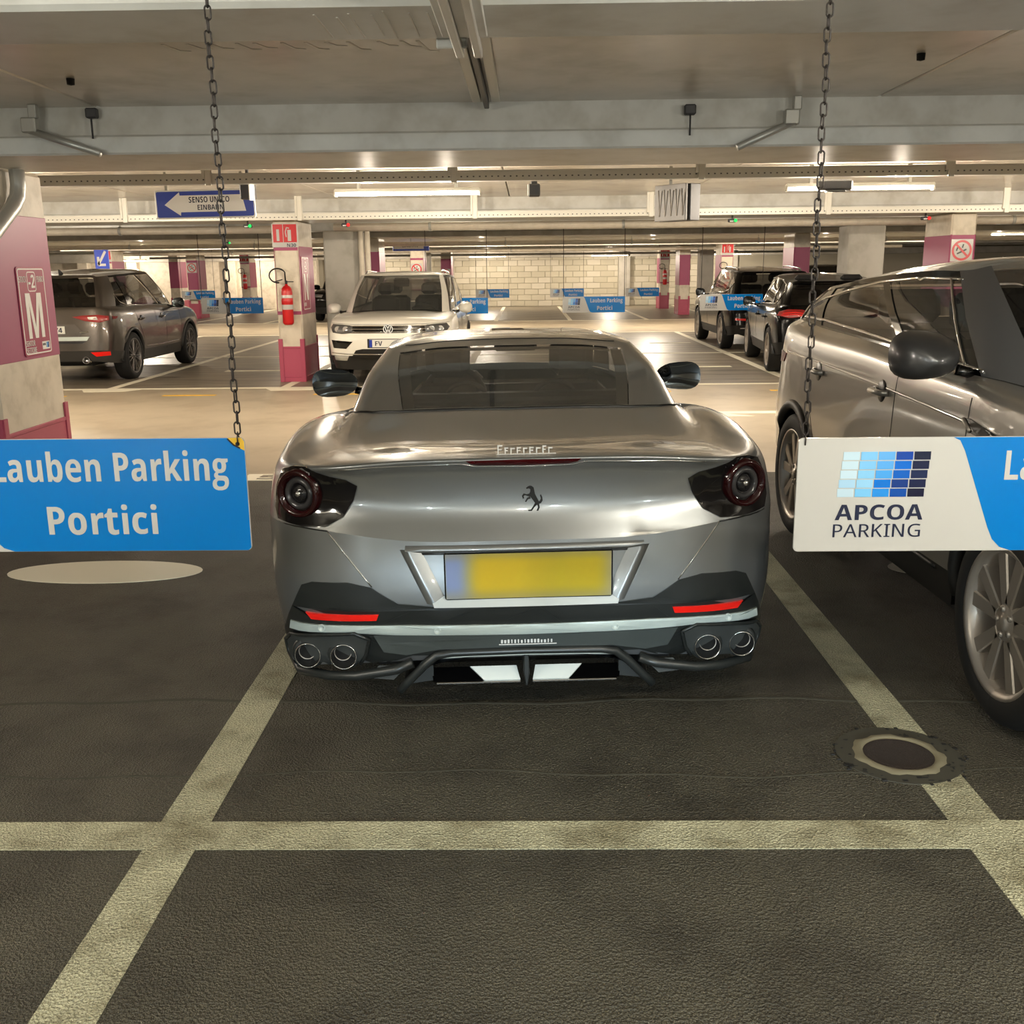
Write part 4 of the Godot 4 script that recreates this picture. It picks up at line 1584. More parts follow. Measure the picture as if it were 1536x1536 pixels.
func mirrored(rows: Array) -> Array:
	var out := []
	for r: PackedVector3Array in rows:
		var n := PackedVector3Array()
		for i in range(r.size() - 1, -1, -1):
			n.append(mirror_x(r[i]))
		out.append(n)
	return out

func sheet(C: Dictionary, nm: String, rows: Array, m: Material, both := false, lip := 0.0, keep := true):
	for mx in (2 if both else 1):
		var rr: Array = rows if mx == 0 else mirrored(rows)
		var s := ST(1)
		grid(s, rr)
		if lip > 0.0:
			# a return edge all round gives the panel its thickness
			s.set_smooth_group(-1)
			var loop := []
			var nt: int = rr[0].size() - 1
			var nr := rr.size() - 1
			for i in nt: loop.append([rr[0][i], rr[0][i + 1], rr[1][i]])
			for j in nr: loop.append([rr[j][nt], rr[j + 1][nt], rr[j][nt - 1]])
			for i in nt: loop.append([rr[nr][nt - i], rr[nr][nt - i - 1], rr[nr - 1][nt - i]])
			for j in nr: loop.append([rr[nr - j][0], rr[nr - j - 1][0], rr[nr - j][1]])
			for l: Array in loop:
				var a: Vector3 = l[0]
				var b: Vector3 = l[1]
				var inn: Vector3 = l[2]
				var n := (b - a).cross(inn - a).normalized() * lip
				quad(s, a, b, b - n, a - n, a - inn)
		obj(nm, s, m, C.root)
		if keep:
			remember(C, rr)

var wheel_cache := {}
func wheel(C: Dictionary, x: float, y: float, z: float, R: float, w: float, kind: int, steer := 0.0):
	# kind 0: five silver twin spokes, 1: dark ten-spoke, 2: five broad silver spokes
	var key := [R, w, kind]
	if not wheel_cache.has(key):
		var side := Transform3D(Basis(Vector3.BACK, -PI / 2), Vector3.ZERO)   # lathe axis y becomes +x
		var rr := R * 0.715
		var s := ST(1)
		var h := w * 0.5
		lathe(s, [Vector2(rr, -h * 0.9), Vector2(rr + 0.02, -h), Vector2(R - 0.035, -h), Vector2(R - 0.012, -h * 0.86), Vector2(R, -h * 0.6), Vector2(R, h * 0.6), Vector2(R - 0.012, h * 0.86), Vector2(R - 0.035, h), Vector2(rr + 0.02, h), Vector2(rr, h * 0.9)], 48, side)
		var tyre := shape(s, M.rubber)
		var mm: Material = M.dark_alloy if kind == 1 else M.alloy
		s = ST(1)
		lathe(s, [Vector2(rr - 0.02, -h * 0.8), Vector2(rr - 0.028, h * 0.3), Vector2(rr - 0.018, h * 0.82), Vector2(rr - 0.002, h * 0.93), Vector2(rr + 0.008, h * 0.96), Vector2(rr + 0.01, h * 0.85)], 48, side)
		var rim := shape(s, mm)
		s = ST(1)
		lathe(s, [Vector2(0.0, -0.02), Vector2(rr - 0.03, -0.02), Vector2(rr - 0.03, -h)], 32, side)
		s.set_smooth_group(2)
		lathe(s, [Vector2(0, h * 0.1), Vector2(rr * 0.62, h * 0.1), Vector2(rr * 0.62, -h * 0.1)], 32, side)
		var brake := shape(s, M.dark)
		var spoke_xf := Transform3D(Basis(Vector3.UP, PI / 2), Vector3.ZERO)  # prism z becomes +x
		s = ST()
		var front := h * 0.78
		if kind == 0 or kind == 1:
			for sg: float in [-1.0, 1.0]:
				var a := sg * 0.05
				var o := sg * (0.265 if kind == 0 else 0.16)
				var d0 := Vector2(sin(a * 3.0), cos(a * 3.0)) * rr * 0.24
				var d1 := Vector2(sin(o), cos(o)) * (rr - 0.012)
				var nn := Vector2(d1.y - d0.y, d0.x - d1.x).normalized()
				var w0 := rr * (0.092 if kind == 0 else 0.036)
				prism(s, PackedVector2Array([d0 - nn * w0, d0 + nn * w0, d1 + nn * w0 * 1.25, d1 - nn * w0 * 1.25]), front - 0.05, front, spoke_xf, 0.006)
		else:
			var d1 := rr - 0.012
			prism(s, PackedVector2Array([Vector2(-rr * 0.12, rr * 0.2), Vector2(rr * 0.12, rr * 0.2), Vector2(rr * 0.15, rr * 0.6), Vector2(rr * 0.24, d1), Vector2(-rr * 0.24, d1), Vector2(-rr * 0.15, rr * 0.6)]), front - 0.05, front, spoke_xf, 0.008)
		var spoke := shape(s, mm)
		s = ST(1)
		lathe(s, [Vector2(0, front + 0.008), Vector2(rr * 0.10, front + 0.007), Vector2(rr * 0.115, front), Vector2(rr * 0.24, front - 0.002), Vector2(rr * 0.29, front - 0.02), Vector2(rr * 0.29, front - 0.06)], 28, side)
		s.set_smooth_group(3)
		for k in 5:
			var t := TAU * k / 5.0 + 0.3
			lathe(s, [Vector2(0, 0.008), Vector2(0.011, 0.008), Vector2(0.013, -0.01)], 8, Transform3D(side.basis, Vector3(front - 0.002, cos(t) * rr * 0.185, sin(t) * rr * 0.185)))
		var hub := shape(s, mm)
		wheel_cache[key] = [tyre, rim, brake, spoke, hub]
	var ms: Array = wheel_cache[key]
	var o := put("wheel", ms[0], C.root)
	var b := Basis(Vector3.UP, steer) * (Basis() if x > 0 else Basis(Vector3.UP, PI))
	o.transform = Transform3D(b, Vector3(x, y, z))
	put("rim", ms[1], o)
	put("brake_disc", ms[2], o)
	for k in (6 if kind == 2 else (5 if kind == 0 else 7)):
		put("spoke", ms[3], o, Transform3D(Basis(Vector3.RIGHT, TAU * k / (6.0 if kind == 2 else (5.0 if kind == 0 else 7.0))), Vector3.ZERO))
	put("hub_cap", ms[4], o)

func wheel_well(C: Dictionary, hw: float, z: float, y: float, R: float):
	for sg: float in [-1.0, 1.0]:
		var s := ST(1)
		var rows := []
		for xx: float in [hw - 0.02, hw - 0.34]:
			var row := PackedVector3Array()
			row.append(Vector3(xx * sg, 0.3, z + R))
			for k in 17:
				var t := PI * k / 16.0
				row.append(Vector3(xx * sg, y + sin(t) * R, z + cos(t) * R))
			row.append(Vector3(xx * sg, 0.3, z - R))
			rows.append(row)
		grid(s, rows)
		s.set_smooth_group(2)
		var inner: PackedVector3Array = rows[1]
		for k in inner.size() - 1:
			tri(s, Vector3((hw - 0.34) * sg, y, z), inner[k], inner[k + 1], Vector3(sg, 0, 0))
		obj("wheel_well", s, M.black, C.root)

func cabin(C: Dictionary, w_seat: float, y_floor: float, hw: float, rear_bench: bool, w_dash: float, y_dash: float, seat_h: float):
	var L: float = C.L
	var me := {}
	for p: Array in [[-1.0, w_seat, true], [1.0, w_seat, true]] + ([[-1.0, w_seat - 0.85, false], [1.0, w_seat - 0.85, false]] if rear_bench else []):
		var z: float = L * 0.5 - p[1]
		var x: float = p[0] * hw * 0.44
		var sw: float = hw * 0.56 if p[2] else hw * 0.76
		var s := ST()
		box(s, Vector3(0, y_floor + 0.18, 0.0), Vector3(sw, 0.2, 0.5), 0.05)
		box(s, Vector3.ZERO, Vector3(sw, seat_h, 0.16), 0.06, Transform3D(Basis(Vector3.RIGHT, 0.28), Vector3(0, y_floor + 0.24 + seat_h * 0.5, 0.32)))
		box(s, Vector3.ZERO, Vector3(sw * 0.56, 0.19, 0.11), 0.045, Transform3D(Basis(Vector3.RIGHT, 0.2), Vector3(0, y_floor + 0.36 + seat_h, 0.43)))
		var o := obj("seat", s, M.seat, C.root)
		o.position = Vector3(x, 0, z)
	var s2 := ST()
	box(s2, Vector3(0, y_dash - 0.14, L * 0.5 - w_dash), Vector3(hw * 1.72, 0.26, 0.4), 0.08)
	box(s2, Vector3(-hw * 0.44, y_dash + 0.02, L * 0.5 - w_dash + 0.12), Vector3(0.34, 0.1, 0.16), 0.04)
	obj("dashboard", s2, M.interior, C.root)
	s2 = ST(1)
	var pts := []
	for k in 20:
		var t := TAU * k / 20
		pts.append(Vector3(-hw * 0.44 + cos(t) * 0.18, y_dash - 0.06 + sin(t) * 0.17, L * 0.5 - w_dash + 0.36 - sin(t) * 0.06))
	tube(s2, pts, 0.016, 8, true)
	obj("steering_wheel", s2, M.interior, C.root)

func door_mirror(C: Dictionary, x: float, y: float, w: float, body: Material, wide: float, tall: float, foot: Vector3):
	for sg: float in [-1.0, 1.0]:
		var s := ST(1)
		var rows := []
		var z: float = C.L * 0.5 - w
		# rounded shell: rows from the glass side (rear) to the nose of the housing
		for j in 8:
			var f := j / 7.0
			var sc := sqrt(maxf(1.0 - f * f * 0.97, 0.0))
			var row := PackedVector3Array()
			for k in 25:
				var t := TAU * k / 24.0
				var cx := cos(t)
				var sy := sin(t)
				var px := signf(cx) * pow(absf(cx), 0.72) * wide * 0.5 * sc
				var py := signf(sy) * pow(absf(sy), 0.8) * tall * 0.5 * sc * (1.0 + 0.18 * cx)
				row.append(Vector3((x + px) * sg, y + py - 0.1 * f * tall, z - f * 0.15))
			rows.append(row)
		var tip := PackedVector3Array()
		for k in 25:
			tip.append(Vector3(x * sg, y - 0.1 * tall, z - 0.156))
		rows.append(tip)
		grid(s, rows, sg < 0)
		var o := obj("door_mirror", s, body, C.root)
		s = ST(1)
		var rim: PackedVector3Array = rows[0]
		var cen := Vector3(x * sg, y, z - 0.012)
		for k in 24:
			tri(s, cen, rim[k].lerp(cen, 0.06), rim[k + 1].lerp(cen, 0.06), Vector3.BACK)
		s.set_smooth_group(-1)
		for k in 24:
			quad(s, rim[k], rim[k + 1], rim[k + 1].lerp(cen, 0.06), rim[k].lerp(cen, 0.06), Vector3.BACK)
		obj("mirror_glass", s, M.mirror_glass, o)
		s = ST(1)
		tube(s, [Vector3((x - wide * 0.42) * sg, y - tall * 0.3, z - 0.06), Vector3(((x - wide * 0.42) * 0.5 + foot.x * 0.5) * sg, y - tall * 0.36, z - 0.06), Vector3(foot.x * sg, foot.y, C.L * 0.5 - foot.z)], 0.022, 10, false, 1.0)
		obj("mirror_foot", s, M.gloss_black, o)

func plate(C: Dictionary, z: float, y: float, w: float, h: float, m: Material, front: bool, tilt := 0.0) -> MeshInstance3D:
	var s := ST()
	var xf := Transform3D(Basis(Vector3.RIGHT, tilt), Vector3(0, y, z))
	if front:
		xf = Transform3D(Basis(Vector3.UP, PI) * Basis(Vector3.RIGHT, tilt), Vector3(0, y, z))
	prism(s, PackedVector2Array([Vector2(-w / 2, -h / 2), Vector2(w / 2, -h / 2), Vector2(w / 2, h / 2), Vector2(-w / 2, h / 2)]), -0.006, 0.006, xf, 0.002)
	return obj("number_plate", s, m, C.root)

# ---------------------------------------------------------------- the coupe
func build_coupe():
	var L := 4.586
	var C := new_car("car", L, Vector3(-0.098, 0, -5.6227), 0.0)
	var root: Node3D = C.root
	root.basis = Basis(Vector3.UP, deg_to_rad(2.3)) * Basis(Vector3.BACK, deg_to_rad(0.5))
	tag(root, "silver-grey sports coupe seen from behind, with four round exhausts and a yellow number plate", "car")
	var A := ring_of(L, [[0, .27, .07], [.4, .26, .08], [.64, .24, .12], [.79, .22, .18], [.86, .205, .30], [.90, .19, .48], [.935, .17, .95], [.915, .16, 1.7], [.905, .16, 2.5], [.93, .16, 3.55], [.84, .16, 4.2], [.56, .16, 4.5], [0, .16, 4.56]])
	var B := ring_of(L, [[0, .45, .0], [.4, .45, .012], [.66, .45, .05], [.81, .455, .13], [.895, .46, .26], [.935, .46, .45], [.97, .46, .95], [.945, .44, 1.7], [.92, .42, 2.5], [.96, .42, 3.55], [.88, .38, 4.2], [.6, .34, 4.5], [0, .33, 4.58]])
	var Cc := ring_of(L, [[0, .708, .012], [.4, .712, .024], [.65, .74, .062], [.81, .75, .14], [.90, .752, .27], [.943, .752, .46], [.975, .735, .95], [.95, .68, 1.7], [.91, .64, 2.5], [.965, .655, 3.55], [.88, .55, 4.18], [.6, .48, 4.48], [0, .46, 4.57]])
	var D := ring_of(L, [[0, .82, .052], [.4, .825, .064], [.65, .84, .10], [.80, .85, .165], [.888, .85, .28], [.925, .85, .47], [.958, .85, .95], [.93, .80, 1.7], [.89, .76, 2.5], [.945, .745, 3.5], [.86, .64, 4.15], [.58, .56, 4.45], [0, .54, 4.54]])
	var E0 := ring_of(L, [[0, .945, .035], [.4, .942, .046], [.65, .925, .085], [.795, .92, .16], [.873, .915, .285], [.905, .925, .48], [.925, .935, .95], [.90, .865, 1.7], [.862, .82, 2.5], [.90, .81, 3.5], [.83, .70, 4.12], [.56, .62, 4.4], [0, .60, 4.5]])
	var E1 := ring_of(L, [[0, .988, .0], [.4, .983, .013], [.65, .962, .06], [.775, .952, .16], [.845, .955, .30], [.868, .972, .5], [.882, .985, .95], [.862, .918, 1.7], [.83, .858, 2.5], [.85, .85, 3.5], [.78, .735, 4.08], [.53, .66, 4.36], [0, .64, 4.46]])
	var E2 := ring_of(L, [[0, .995, .03], [.4, .99, .045], [.64, .972, .10], [.735, .962, .21], [.785, .972, .36], [.805, .99, .54], [.815, 1.01, .97], [.80, .945, 1.7], [.77, .892, 2.5], [.76, .885, 3.45], [.70, .76, 4.05], [.48, .68, 4.3], [0, .665, 4.4]])
	var F := ring_of(L, [[0, 1.005, .32], [.35, 1.0, .34], [.54, .985, .38], [.64, .982, .46], [.69, .985, .58], [.725, .99, .72], [.752, 1.004, 1.03], [.742, .955, 1.7], [.715, .925, 2.5], [.62, .95, 3.2], [.5, .87, 3.7], [.32, .81, 3.9], [0, .80, 4.0]])
	var G := ring_of(L, [[0, 1.062, .77], [.33, 1.06, .785], [.465, 1.056, .80], [.585, 1.05, .83], [.65, 1.043, .88], [.68, 1.035, .98], [.70, 1.012, 1.17], [.70, .968, 1.8], [.69, .945, 2.5], [.64, .98, 3.0], [.5, 1.0, 3.15], [.3, 1.01, 3.25], [0, 1.015, 3.3]])
	var Gm := ring_of(L, [[0, 1.178, 1.17], [.345, 1.174, 1.17], [.508, 1.16, 1.165], [.59, 1.165, 1.20], [.632, 1.16, 1.26], [.65, 1.15, 1.36], [.66, 1.14, 1.5], [.663, 1.115, 1.95], [.65, 1.10, 2.42], [.605, 1.12, 2.78], [.49, 1.135, 2.88], [.3, 1.145, 2.95], [0, 1.15, 2.97]])
	var Hh := ring_of(L, [[0, 1.256, 1.57], [.34, 1.252, 1.56], [.525, 1.235, 1.54], [.555, 1.243, 1.57], [.575, 1.248, 1.62], [.585, 1.247, 1.72], [.592, 1.245, 1.85], [.60, 1.242, 2.1], [.59, 1.238, 2.35], [.55, 1.232, 2.55], [.46, 1.242, 2.6], [.3, 1.25, 2.62], [0, 1.256, 2.63]])
	var R1 := ring_of(L, [[0, 1.281, 1.72], [.28, 1.277, 1.72], [.42, 1.268, 1.71], [.45, 1.27, 1.73], [.465, 1.272, 1.76], [.475, 1.272, 1.8], [.48, 1.272, 1.88], [.485, 1.27, 2.1], [.48, 1.268, 2.33], [.44, 1.266, 2.45], [.36, 1.27, 2.49], [.24, 1.274, 2.5], [0, 1.278, 2.51]])
	var R2 := ring_of(L, [[0, 1.292, 2.0], [.05, 1.292, 2.0], [.08, 1.292, 2.0], [.08, 1.292, 2.01], [.08, 1.292, 2.02], [.085, 1.292, 2.03], [.085, 1.292, 2.05], [.085, 1.292, 2.1], [.08, 1.292, 2.15], [.08, 1.292, 2.2], [.07, 1.292, 2.21], [.05, 1.292, 2.22], [0, 1.292, 2.22]])
	var axr := L * 0.5 - 0.95
	var axf := L * 0.5 - 3.62
	var arches := [[axr, 0.345, 0.375], [axf, 0.345, 0.365]]
	var s := ST(1)
	var rows := body_rows([A, B, Cc], 8, 10, arches)
	grid(s, rows)
	remember(C, rows)
	s.set_smooth_group(2)
	rows = body_rows([Cc, D, E0, E1, E2, F, G], 8, 36)
	grid(s, rows)
	remember(C, rows)
	s.set_smooth_group(3)
	rows = body_rows([Hh, R1, R2], 6, 10)
	grid(s, rows)
	remember(C, rows)
	obj("body_shell", s, M.silver, root)
	# greenhouse
	var gh := [G, Gm, Hh]
	sheet(C, "rear_window", cell_rows(gh, [-1.93, -1.93], [1.93, 1.93], 0.01, 0.965, 24, 10, -0.004), M.glass_rear)
	sheet(C, "buttress", cell_rows(gh, [1.95, 1.95], [6.6, 5.4], 0.0, 1.0, 22, 10, 0.0), M.silver, true)
	sheet(C, "window_header", cell_rows(gh, [-1.96, -1.96], [1.96, 1.96], 0.965, 1.0, 20, 1, 0.0), M.silver)
	sheet(C, "side_window", cell_rows(gh, [6.63, 5.43], [9.0, 9.0], 0.03, 0.95, 14, 8, -0.004), M.glass, true)
	sheet(C, "window_frame", cell_rows(gh, [6.6, 5.4], [9.05, 9.05], 0.0, 0.03, 14, 1, 0.0), M.black, true)
	sheet(C, "window_frame", cell_rows(gh, [6.6, 5.4], [9.05, 9.05], 0.95, 1.0, 14, 1, 0.0), M.silver, true)
	sheet(C, "windscreen_pillar", cell_rows(gh, [9.0, 9.0], [9.7, 9.7], 0.0, 1.0, 4, 8, 0.002), M.silver, true)
	sheet(C, "windscreen", cell_rows(gh, [9.72, 9.72], [14.28, 14.28], 0.0, 1.0, 16, 8, -0.004), M.glass_clear)
	# glass border: dark print round the rear window
	for e: Array in [[[-1.93, -1.93], [-1.55, -1.62], 0.0, 0.965], [[1.55, 1.62], [1.93, 1.93], 0.0, 0.965]]:
		sheet(C, "glass_border", cell_rows(gh, e[0], e[1], e[2], e[3], 4, 10, -0.009), M.glass_border, false, 0.0, false)
	sheet(C, "glass_border", cell_rows(gh, [-1.6, -1.6], [1.6, 1.6], 0.90, 0.965, 20, 2, -0.009), M.glass_border, false, 0.0, false)
	# seams
	seam(C, "roof_seam", 1, 1.0, pts2([-0.5, L * 0.5 - 1.63, -0.3, L * 0.5 - 1.655, 0, L * 0.5 - 1.665, 0.3, L * 0.5 - 1.655, 0.5, L * 0.5 - 1.63]), 0.004, M.black, root, -0.001, false)
	seam(C, "deck_seam", 1, 1.0, pts2([-0.70, L * 0.5 - 1.0, -0.655, L * 0.5 - 0.87, -0.58, L * 0.5 - 0.805, -0.465, L * 0.5 - 0.772, -0.33, L * 0.5 - 0.757, 0, L * 0.5 - 0.742, 0.33, L * 0.5 - 0.757, 0.465, L * 0.5 - 0.772, 0.58, L * 0.5 - 0.805, 0.655, L * 0.5 - 0.87, 0.70, L * 0.5 - 1.0]), 0.006, M.black, root, 0.0, false)
	seam(C, "boot_seam", 2, 1.0, pts2([0.672, 0.742, 0.60, 0.65, 0.524, 0.553]), 0.0028, M.chrome, root, 0.0)
	seam(C, "crease_seam", 2, 1.0, pts2([0.672, 0.742, 0.76, 0.748, 0.86, 0.752]), 0.003, M.black, root, -0.001)
	seam(C, "door_seam", 0, 1.0, pts2([L * 0.5 - 1.75, 0.95, L * 0.5 - 1.72, 0.6, L * 0.5 - 1.85, 0.3, L * 0.5 - 2.6, 0.22, L * 0.5 - 3.05, 0.4, L * 0.5 - 3.1, 0.9]), 0.004, M.black, root, -0.001)
	# tail lamps; the smoke colour also paints the shaded scoop beside them
	var lampp := P2([.738, .958, .79, .953, .838, .935, .868, .875, .878, .80, .862, .762, .76, .752, .678, .756, .615, .79, .578, .845, .562, .895, .60, .917, .655, .928, .70, .942])
	for sg: float in [1.0, -1.0]:
		var pp := PackedVector2Array()
		for p in lampp:
			pp.append(Vector2(p.x * sg, p.y))
		var lamp := decal(C, "tail_lamp", 2, 1.0, pp, 0.004, M.tail_smoke_shade, root, 0.03)
		var ctr := Vector2(0.765 * sg, 0.862)
		var d0 := lay(C, 2, 1.0, ctr, 0.0)
		var face := Transform3D(Basis(Vector3.UP, 0.42 * sg) * Basis(Vector3.RIGHT, PI / 2), d0 + Vector3(0.004 * sg, 0, 0.006))
		s = ST(1)
		lathe(s, [Vector2(0.088, -0.035), Vector2(0.084, 0.014), Vector2(0.076, 0.024), Vector2(0.066, 0.020), Vector2(0.058, 0.004)], 40, face)
		obj("red_ring", s, M.tail_dark, lamp)
		s = ST(1)
		lathe(s, [Vector2(0.058, 0.002), Vector2(0.052, 0.012), Vector2(0.044, 0.014), Vector2(0.036, 0.006), Vector2(0.034, -0.004)], 40, face)
		obj("light_ring", s, M.lamp_grey, lamp)
		s = ST(1)
		lathe(s, [Vector2(0.036, -0.006), Vector2(0.030, 0.006), Vector2(0.018, 0.013), Vector2(0.0, 0.015)], 32, face)
		obj("lens", s, M.lamp_core, lamp)
		s = ST(1)
		lathe(s, [Vector2(0.012, 0.012), Vector2(0.009, 0.019), Vector2(0.0, 0.021)], 20, face)
		obj("lens_centre", s, M.chrome, lamp)
	# third brake light under the lip, with the script badge above it
	decal(C, "brake_light", 2, 1.0, P2([-.192, .986, -.178, .975, -.15, .9685, 0, .966, .15, .9685, .178, .975, .192, .986, 0, .988]), 0.003, M.tail_red_dark, root, 0.03)
	seam(C, "lip_trim", 2, 1.0, pts2([-.62, .955, -.5, .966, -.215, .975, -.19, .971, -.165, .963, 0, .960, .165, .963, .19, .971, .215, .975, .5, .966, .62, .955]), 0.0016, M.chrome, root, 0.0, false)
	var bw := root_node("script_badge", Vector3.ZERO, 0.0, root)
	s = ST()
	var rng := RandomNumberGenerator.new()
	rng.seed = 5
	box(s, Vector3(0.012, 0.996, L * 0.5 - 0.055), Vector3(0.198, 0.004, 0.012), 0.001)
	obj("bar", s, M.bright_letter, bw)
	var x := -0.083
	for wd: Array in [[0.016, 0.03], [0.012, 0.022], [0.014, 0.02], [0.014, 0.022], [0.013, 0.02], [0.015, 0.022], [0.014, 0.02], [0.012, 0.026], [0.014, 0.02]]:
		s = ST()
		var zz := L * 0.5 - 0.055
		var h: float = wd[1]
		box(s, Vector3(x, 0.998 + h * 0.5, zz), Vector3(0.0045, h, 0.006), 0.001)
		box(s, Vector3(x + wd[0] * 0.45, 0.997 + h - 0.002, zz), Vector3(wd[0] * 0.9, 0.005, 0.006), 0.001)
		if h > 0.021:
			box(s, Vector3(x + wd[0] * 0.4, 0.997 + h * 0.5, zz), Vector3(wd[0] * 0.7, 0.004, 0.006), 0.001)
		obj("letter", s, M.bright_letter, bw)
		x += wd[0] + 0.0075
	prancing_horse(C)
	# plate recess: sloping cheeks, ledge and plate
	plate_recess(C)
	# lower black insert, both sides and the middle
	var ins := P2([-.80, .503, -.778, .545, -.738, .561, -.61, .568, -.528, .552, -.478, .52, -.435, .495, -.30, .483, 0, .481, .30, .483, .435, .495, .478, .52, .528, .552, .61, .568, .738, .561, .778, .545, .80, .503, .845, .415, .883, .33, .882, .225, .81, .20, .69, .215, .60, .225, .46, .262, .40, .285, -.40, .285, -.46, .262, -.60, .225, -.69, .215, -.81, .20, -.882, .225, -.883, .33, -.845, .415])
	decal(C, "lower_bumper", 2, 1.0, ins, 0.006, M.insert, root, 0.05)
	decal(C, "lower_panel", 2, 1.0, P2([-.53, .374, 0, .369, .53, .374, .50, .30, .42, .288, .30, .312, -.30, .312, -.42, .288, -.50, .30]), 0.009, M.lower_panel, root, 0.06)
	decal(C, "bumper_strip", 2, 1.0, P2([-.835, .398, -.62, .412, -.44, .416, 0, .413, .44, .416, .62, .412, .835, .398, .845, .362, .63, .384, .45, .376, 0, .372, -.45, .376, -.63, .384, -.845, .362]), 0.012, M.strip, root, 0.05, false, 0.006)
	for sg: float in [1.0, -1.0]:
		var pp := PackedVector2Array()
		for p in P2([.768, .448, .505, .457, .514, .434, .748, .424]):
			pp.append(Vector2(p.x * sg, p.y))
		var rf := decal(C, "reflector", 2, 1.0, pp, 0.011, M.reflector, root, 0.03)
		for sx: float in [0.306, 0.712]:
			var c2 := lay(C, 2, 1.0, Vector2(sx * sg, 0.396), 0.012)
			s = ST(1)
			lathe(s, [Vector2(0.0135, 0.0), Vector2(0.0125, 0.0075), Vector2(0.0105, 0.0078), Vector2(0.010, 0.005), Vector2(0, 0.0055)], 20, Transform3D(Basis(Vector3.RIGHT, PI / 2), c2))
			obj("parking_sensor", s, M.strip, root)
		# exhaust housing and tips
		pp = PackedVector2Array()
		for p in P2([.838, .338, .72, .362, .595, .378, .552, .356, .57, .29, .602, .238, .70, .222, .815, .205, .868, .24, .872, .29]):
			pp.append(Vector2(p.x * sg, p.y))
		decal(C, "exhaust_surround", 2, 1.0, pp, 0.016, M.mesh_grey, root, 0.03)
		seam(C, "surround_rim", 2, 1.0, pts2([.842 * sg, .342, .72 * sg, .366, .595 * sg, .382, .545 * sg, .357, .564 * sg, .288, .597 * sg, .232, .70 * sg, .216, .818 * sg, .198, .876 * sg, .236, .88 * sg, .292]), 0.007, M.insert, root, 0.014, false, 0.03, true)
		for tp: Array in [[0.775, 0.278], [0.641, 0.289]]:
			var c3 := lay(C, 2, 1.0, Vector2(tp[0] * sg, tp[1]), 0.0)
			c3.z = minf(c3.z + 0.03, L * 0.5 - 0.02)
			var xf := Transform3D(Basis(Vector3.RIGHT, PI / 2), c3)
			s = ST(1)
			lathe(s, [Vector2(0.062, -0.10), Vector2(0.062, -0.03), Vector2(0.056, -0.012), Vector2(0.046, -0.012)], 36, xf)
			obj("exhaust_collar", s, M.insert, root)
			s = ST(1)
			lathe(s, [Vector2(0.046, -0.03), Vector2(0.0465, 0.012), Vector2(0.0445, 0.016), Vector2(0.0425, 0.012), Vector2(0.042, -0.09)], 36, xf)
			var tip := obj("exhaust_tip", s, M.chrome, root)
			s = ST(1)
			lathe(s, [Vector2(0.0415, 0.010), Vector2(0.039, -0.002), Vector2(0.038, -0.010), Vector2(0, -0.010)], 30, xf)
			obj("exhaust_bore", s, M.bore, tip)
			s = ST(1)
			lathe(s, [Vector2(0.030, -0.009), Vector2(0.031, -0.006), Vector2(0.0295, -0.004), Vector2(0.028, -0.008)], 26, Transform3D(xf.basis, xf.origin + Vector3(0.004 * sg, 0.01, 0)))
			obj("inner_ring", s, M.alloy, tip)
	# maker's strip letters above the diffuser
	var dp := root_node("dealer_strip", Vector3.ZERO, 0.0, root)
	s = ST()
	var zd := lay(C, 2, 1.0, Vector2(0.005, 0.345), 0.0).z + 0.010
	box(s, Vector3(0.005, 0.331, zd), Vector3(0.2, 0.003, 0.004))
	obj("bar", s, M.bright_letter, dp)
	for k in 16:
		s = ST()
		var hh := rng.randf_range(0.010, 0.018)
		box(s, Vector3(-0.085 + 0.0115 * k, 0.335 + hh * 0.5, zd), Vector3(rng.randf_range(0.004, 0.008), hh, 0.004), 0.001)
		obj("letter", s, M.bright_letter, dp)
	diffuser(C)
	# wheels, wells, underbody, cabin
	for sg: float in [1.0, -1.0]:
		wheel(C, 0.80 * sg, 0.345, axr, 0.345, 0.285, 1)
		wheel(C, 0.815 * sg, 0.345, axf, 0.345, 0.245, 1)
	wheel_well(C, 0.95, axr, 0.345, 0.375)
	wheel_well(C, 0.945, axf, 0.345, 0.365)
	s = ST()
	box(s, Vector3(0, 0.25, -0.05), Vector3(1.16, 0.16, 4.2), 0.04)
	obj("underbody", s, M.dark, root)
	cabin(C, 2.25, 0.25, 0.70, false, 3.05, 0.93, 0.56)
	s = ST()
	box(s, Vector3(0, 0.86, L * 0.5 - 1.25), Vector3(1.3, 0.2, 0.85), 0.05)
	box(s, Vector3(0, 0.98, L * 0.5 - 1.72), Vector3(1.1, 0.06, 0.12), 0.02)
	obj("parcel_shelf", s, M.interior, root)
	s = ST(1)
	for xx: float in [-0.22, 0.22]:
		var pts := []
		for k in 13:
			var t := PI * k / 12.0
			pts.append(Vector3(xx + cos(t) * 0.1, 0.985 + sin(t) * 0.07, L * 0.5 - 1.75))
		tube(s, pts, 0.012, 8)
	obj("roll_hoop", s, M.interior, root)
	s = ST()
	box(s, Vector3(0.05, 1.185, L * 0.5 - 2.5), Vector3(0.24, 0.07, 0.03), 0.02)
	box(s, Vector3(0.05, 1.22, L * 0.5 - 2.56), Vector3(0.08, 0.03, 0.1), 0.01)
	obj("cabin_mirror", s, M.interior, root)
	door_mirror(C, 0.975, 0.99, 2.5, M.gloss_black, 0.255, 0.155, Vector3(0.80, 0.93, 2.62))
	# simple front: lamps, grille
	decal(C, "headlamp", 2, -1.0, P2([.42, .60, .72, .66, .80, .64, .70, .56, .5, .55]), 0.004, M.lamp_clear, root, 0.04, true)
	decal(C, "grille", 2, -1.0, P2([-.42, .42, .42, .42, .5, .25, -.5, .25]), 0.003, M.black, root, 0.06)

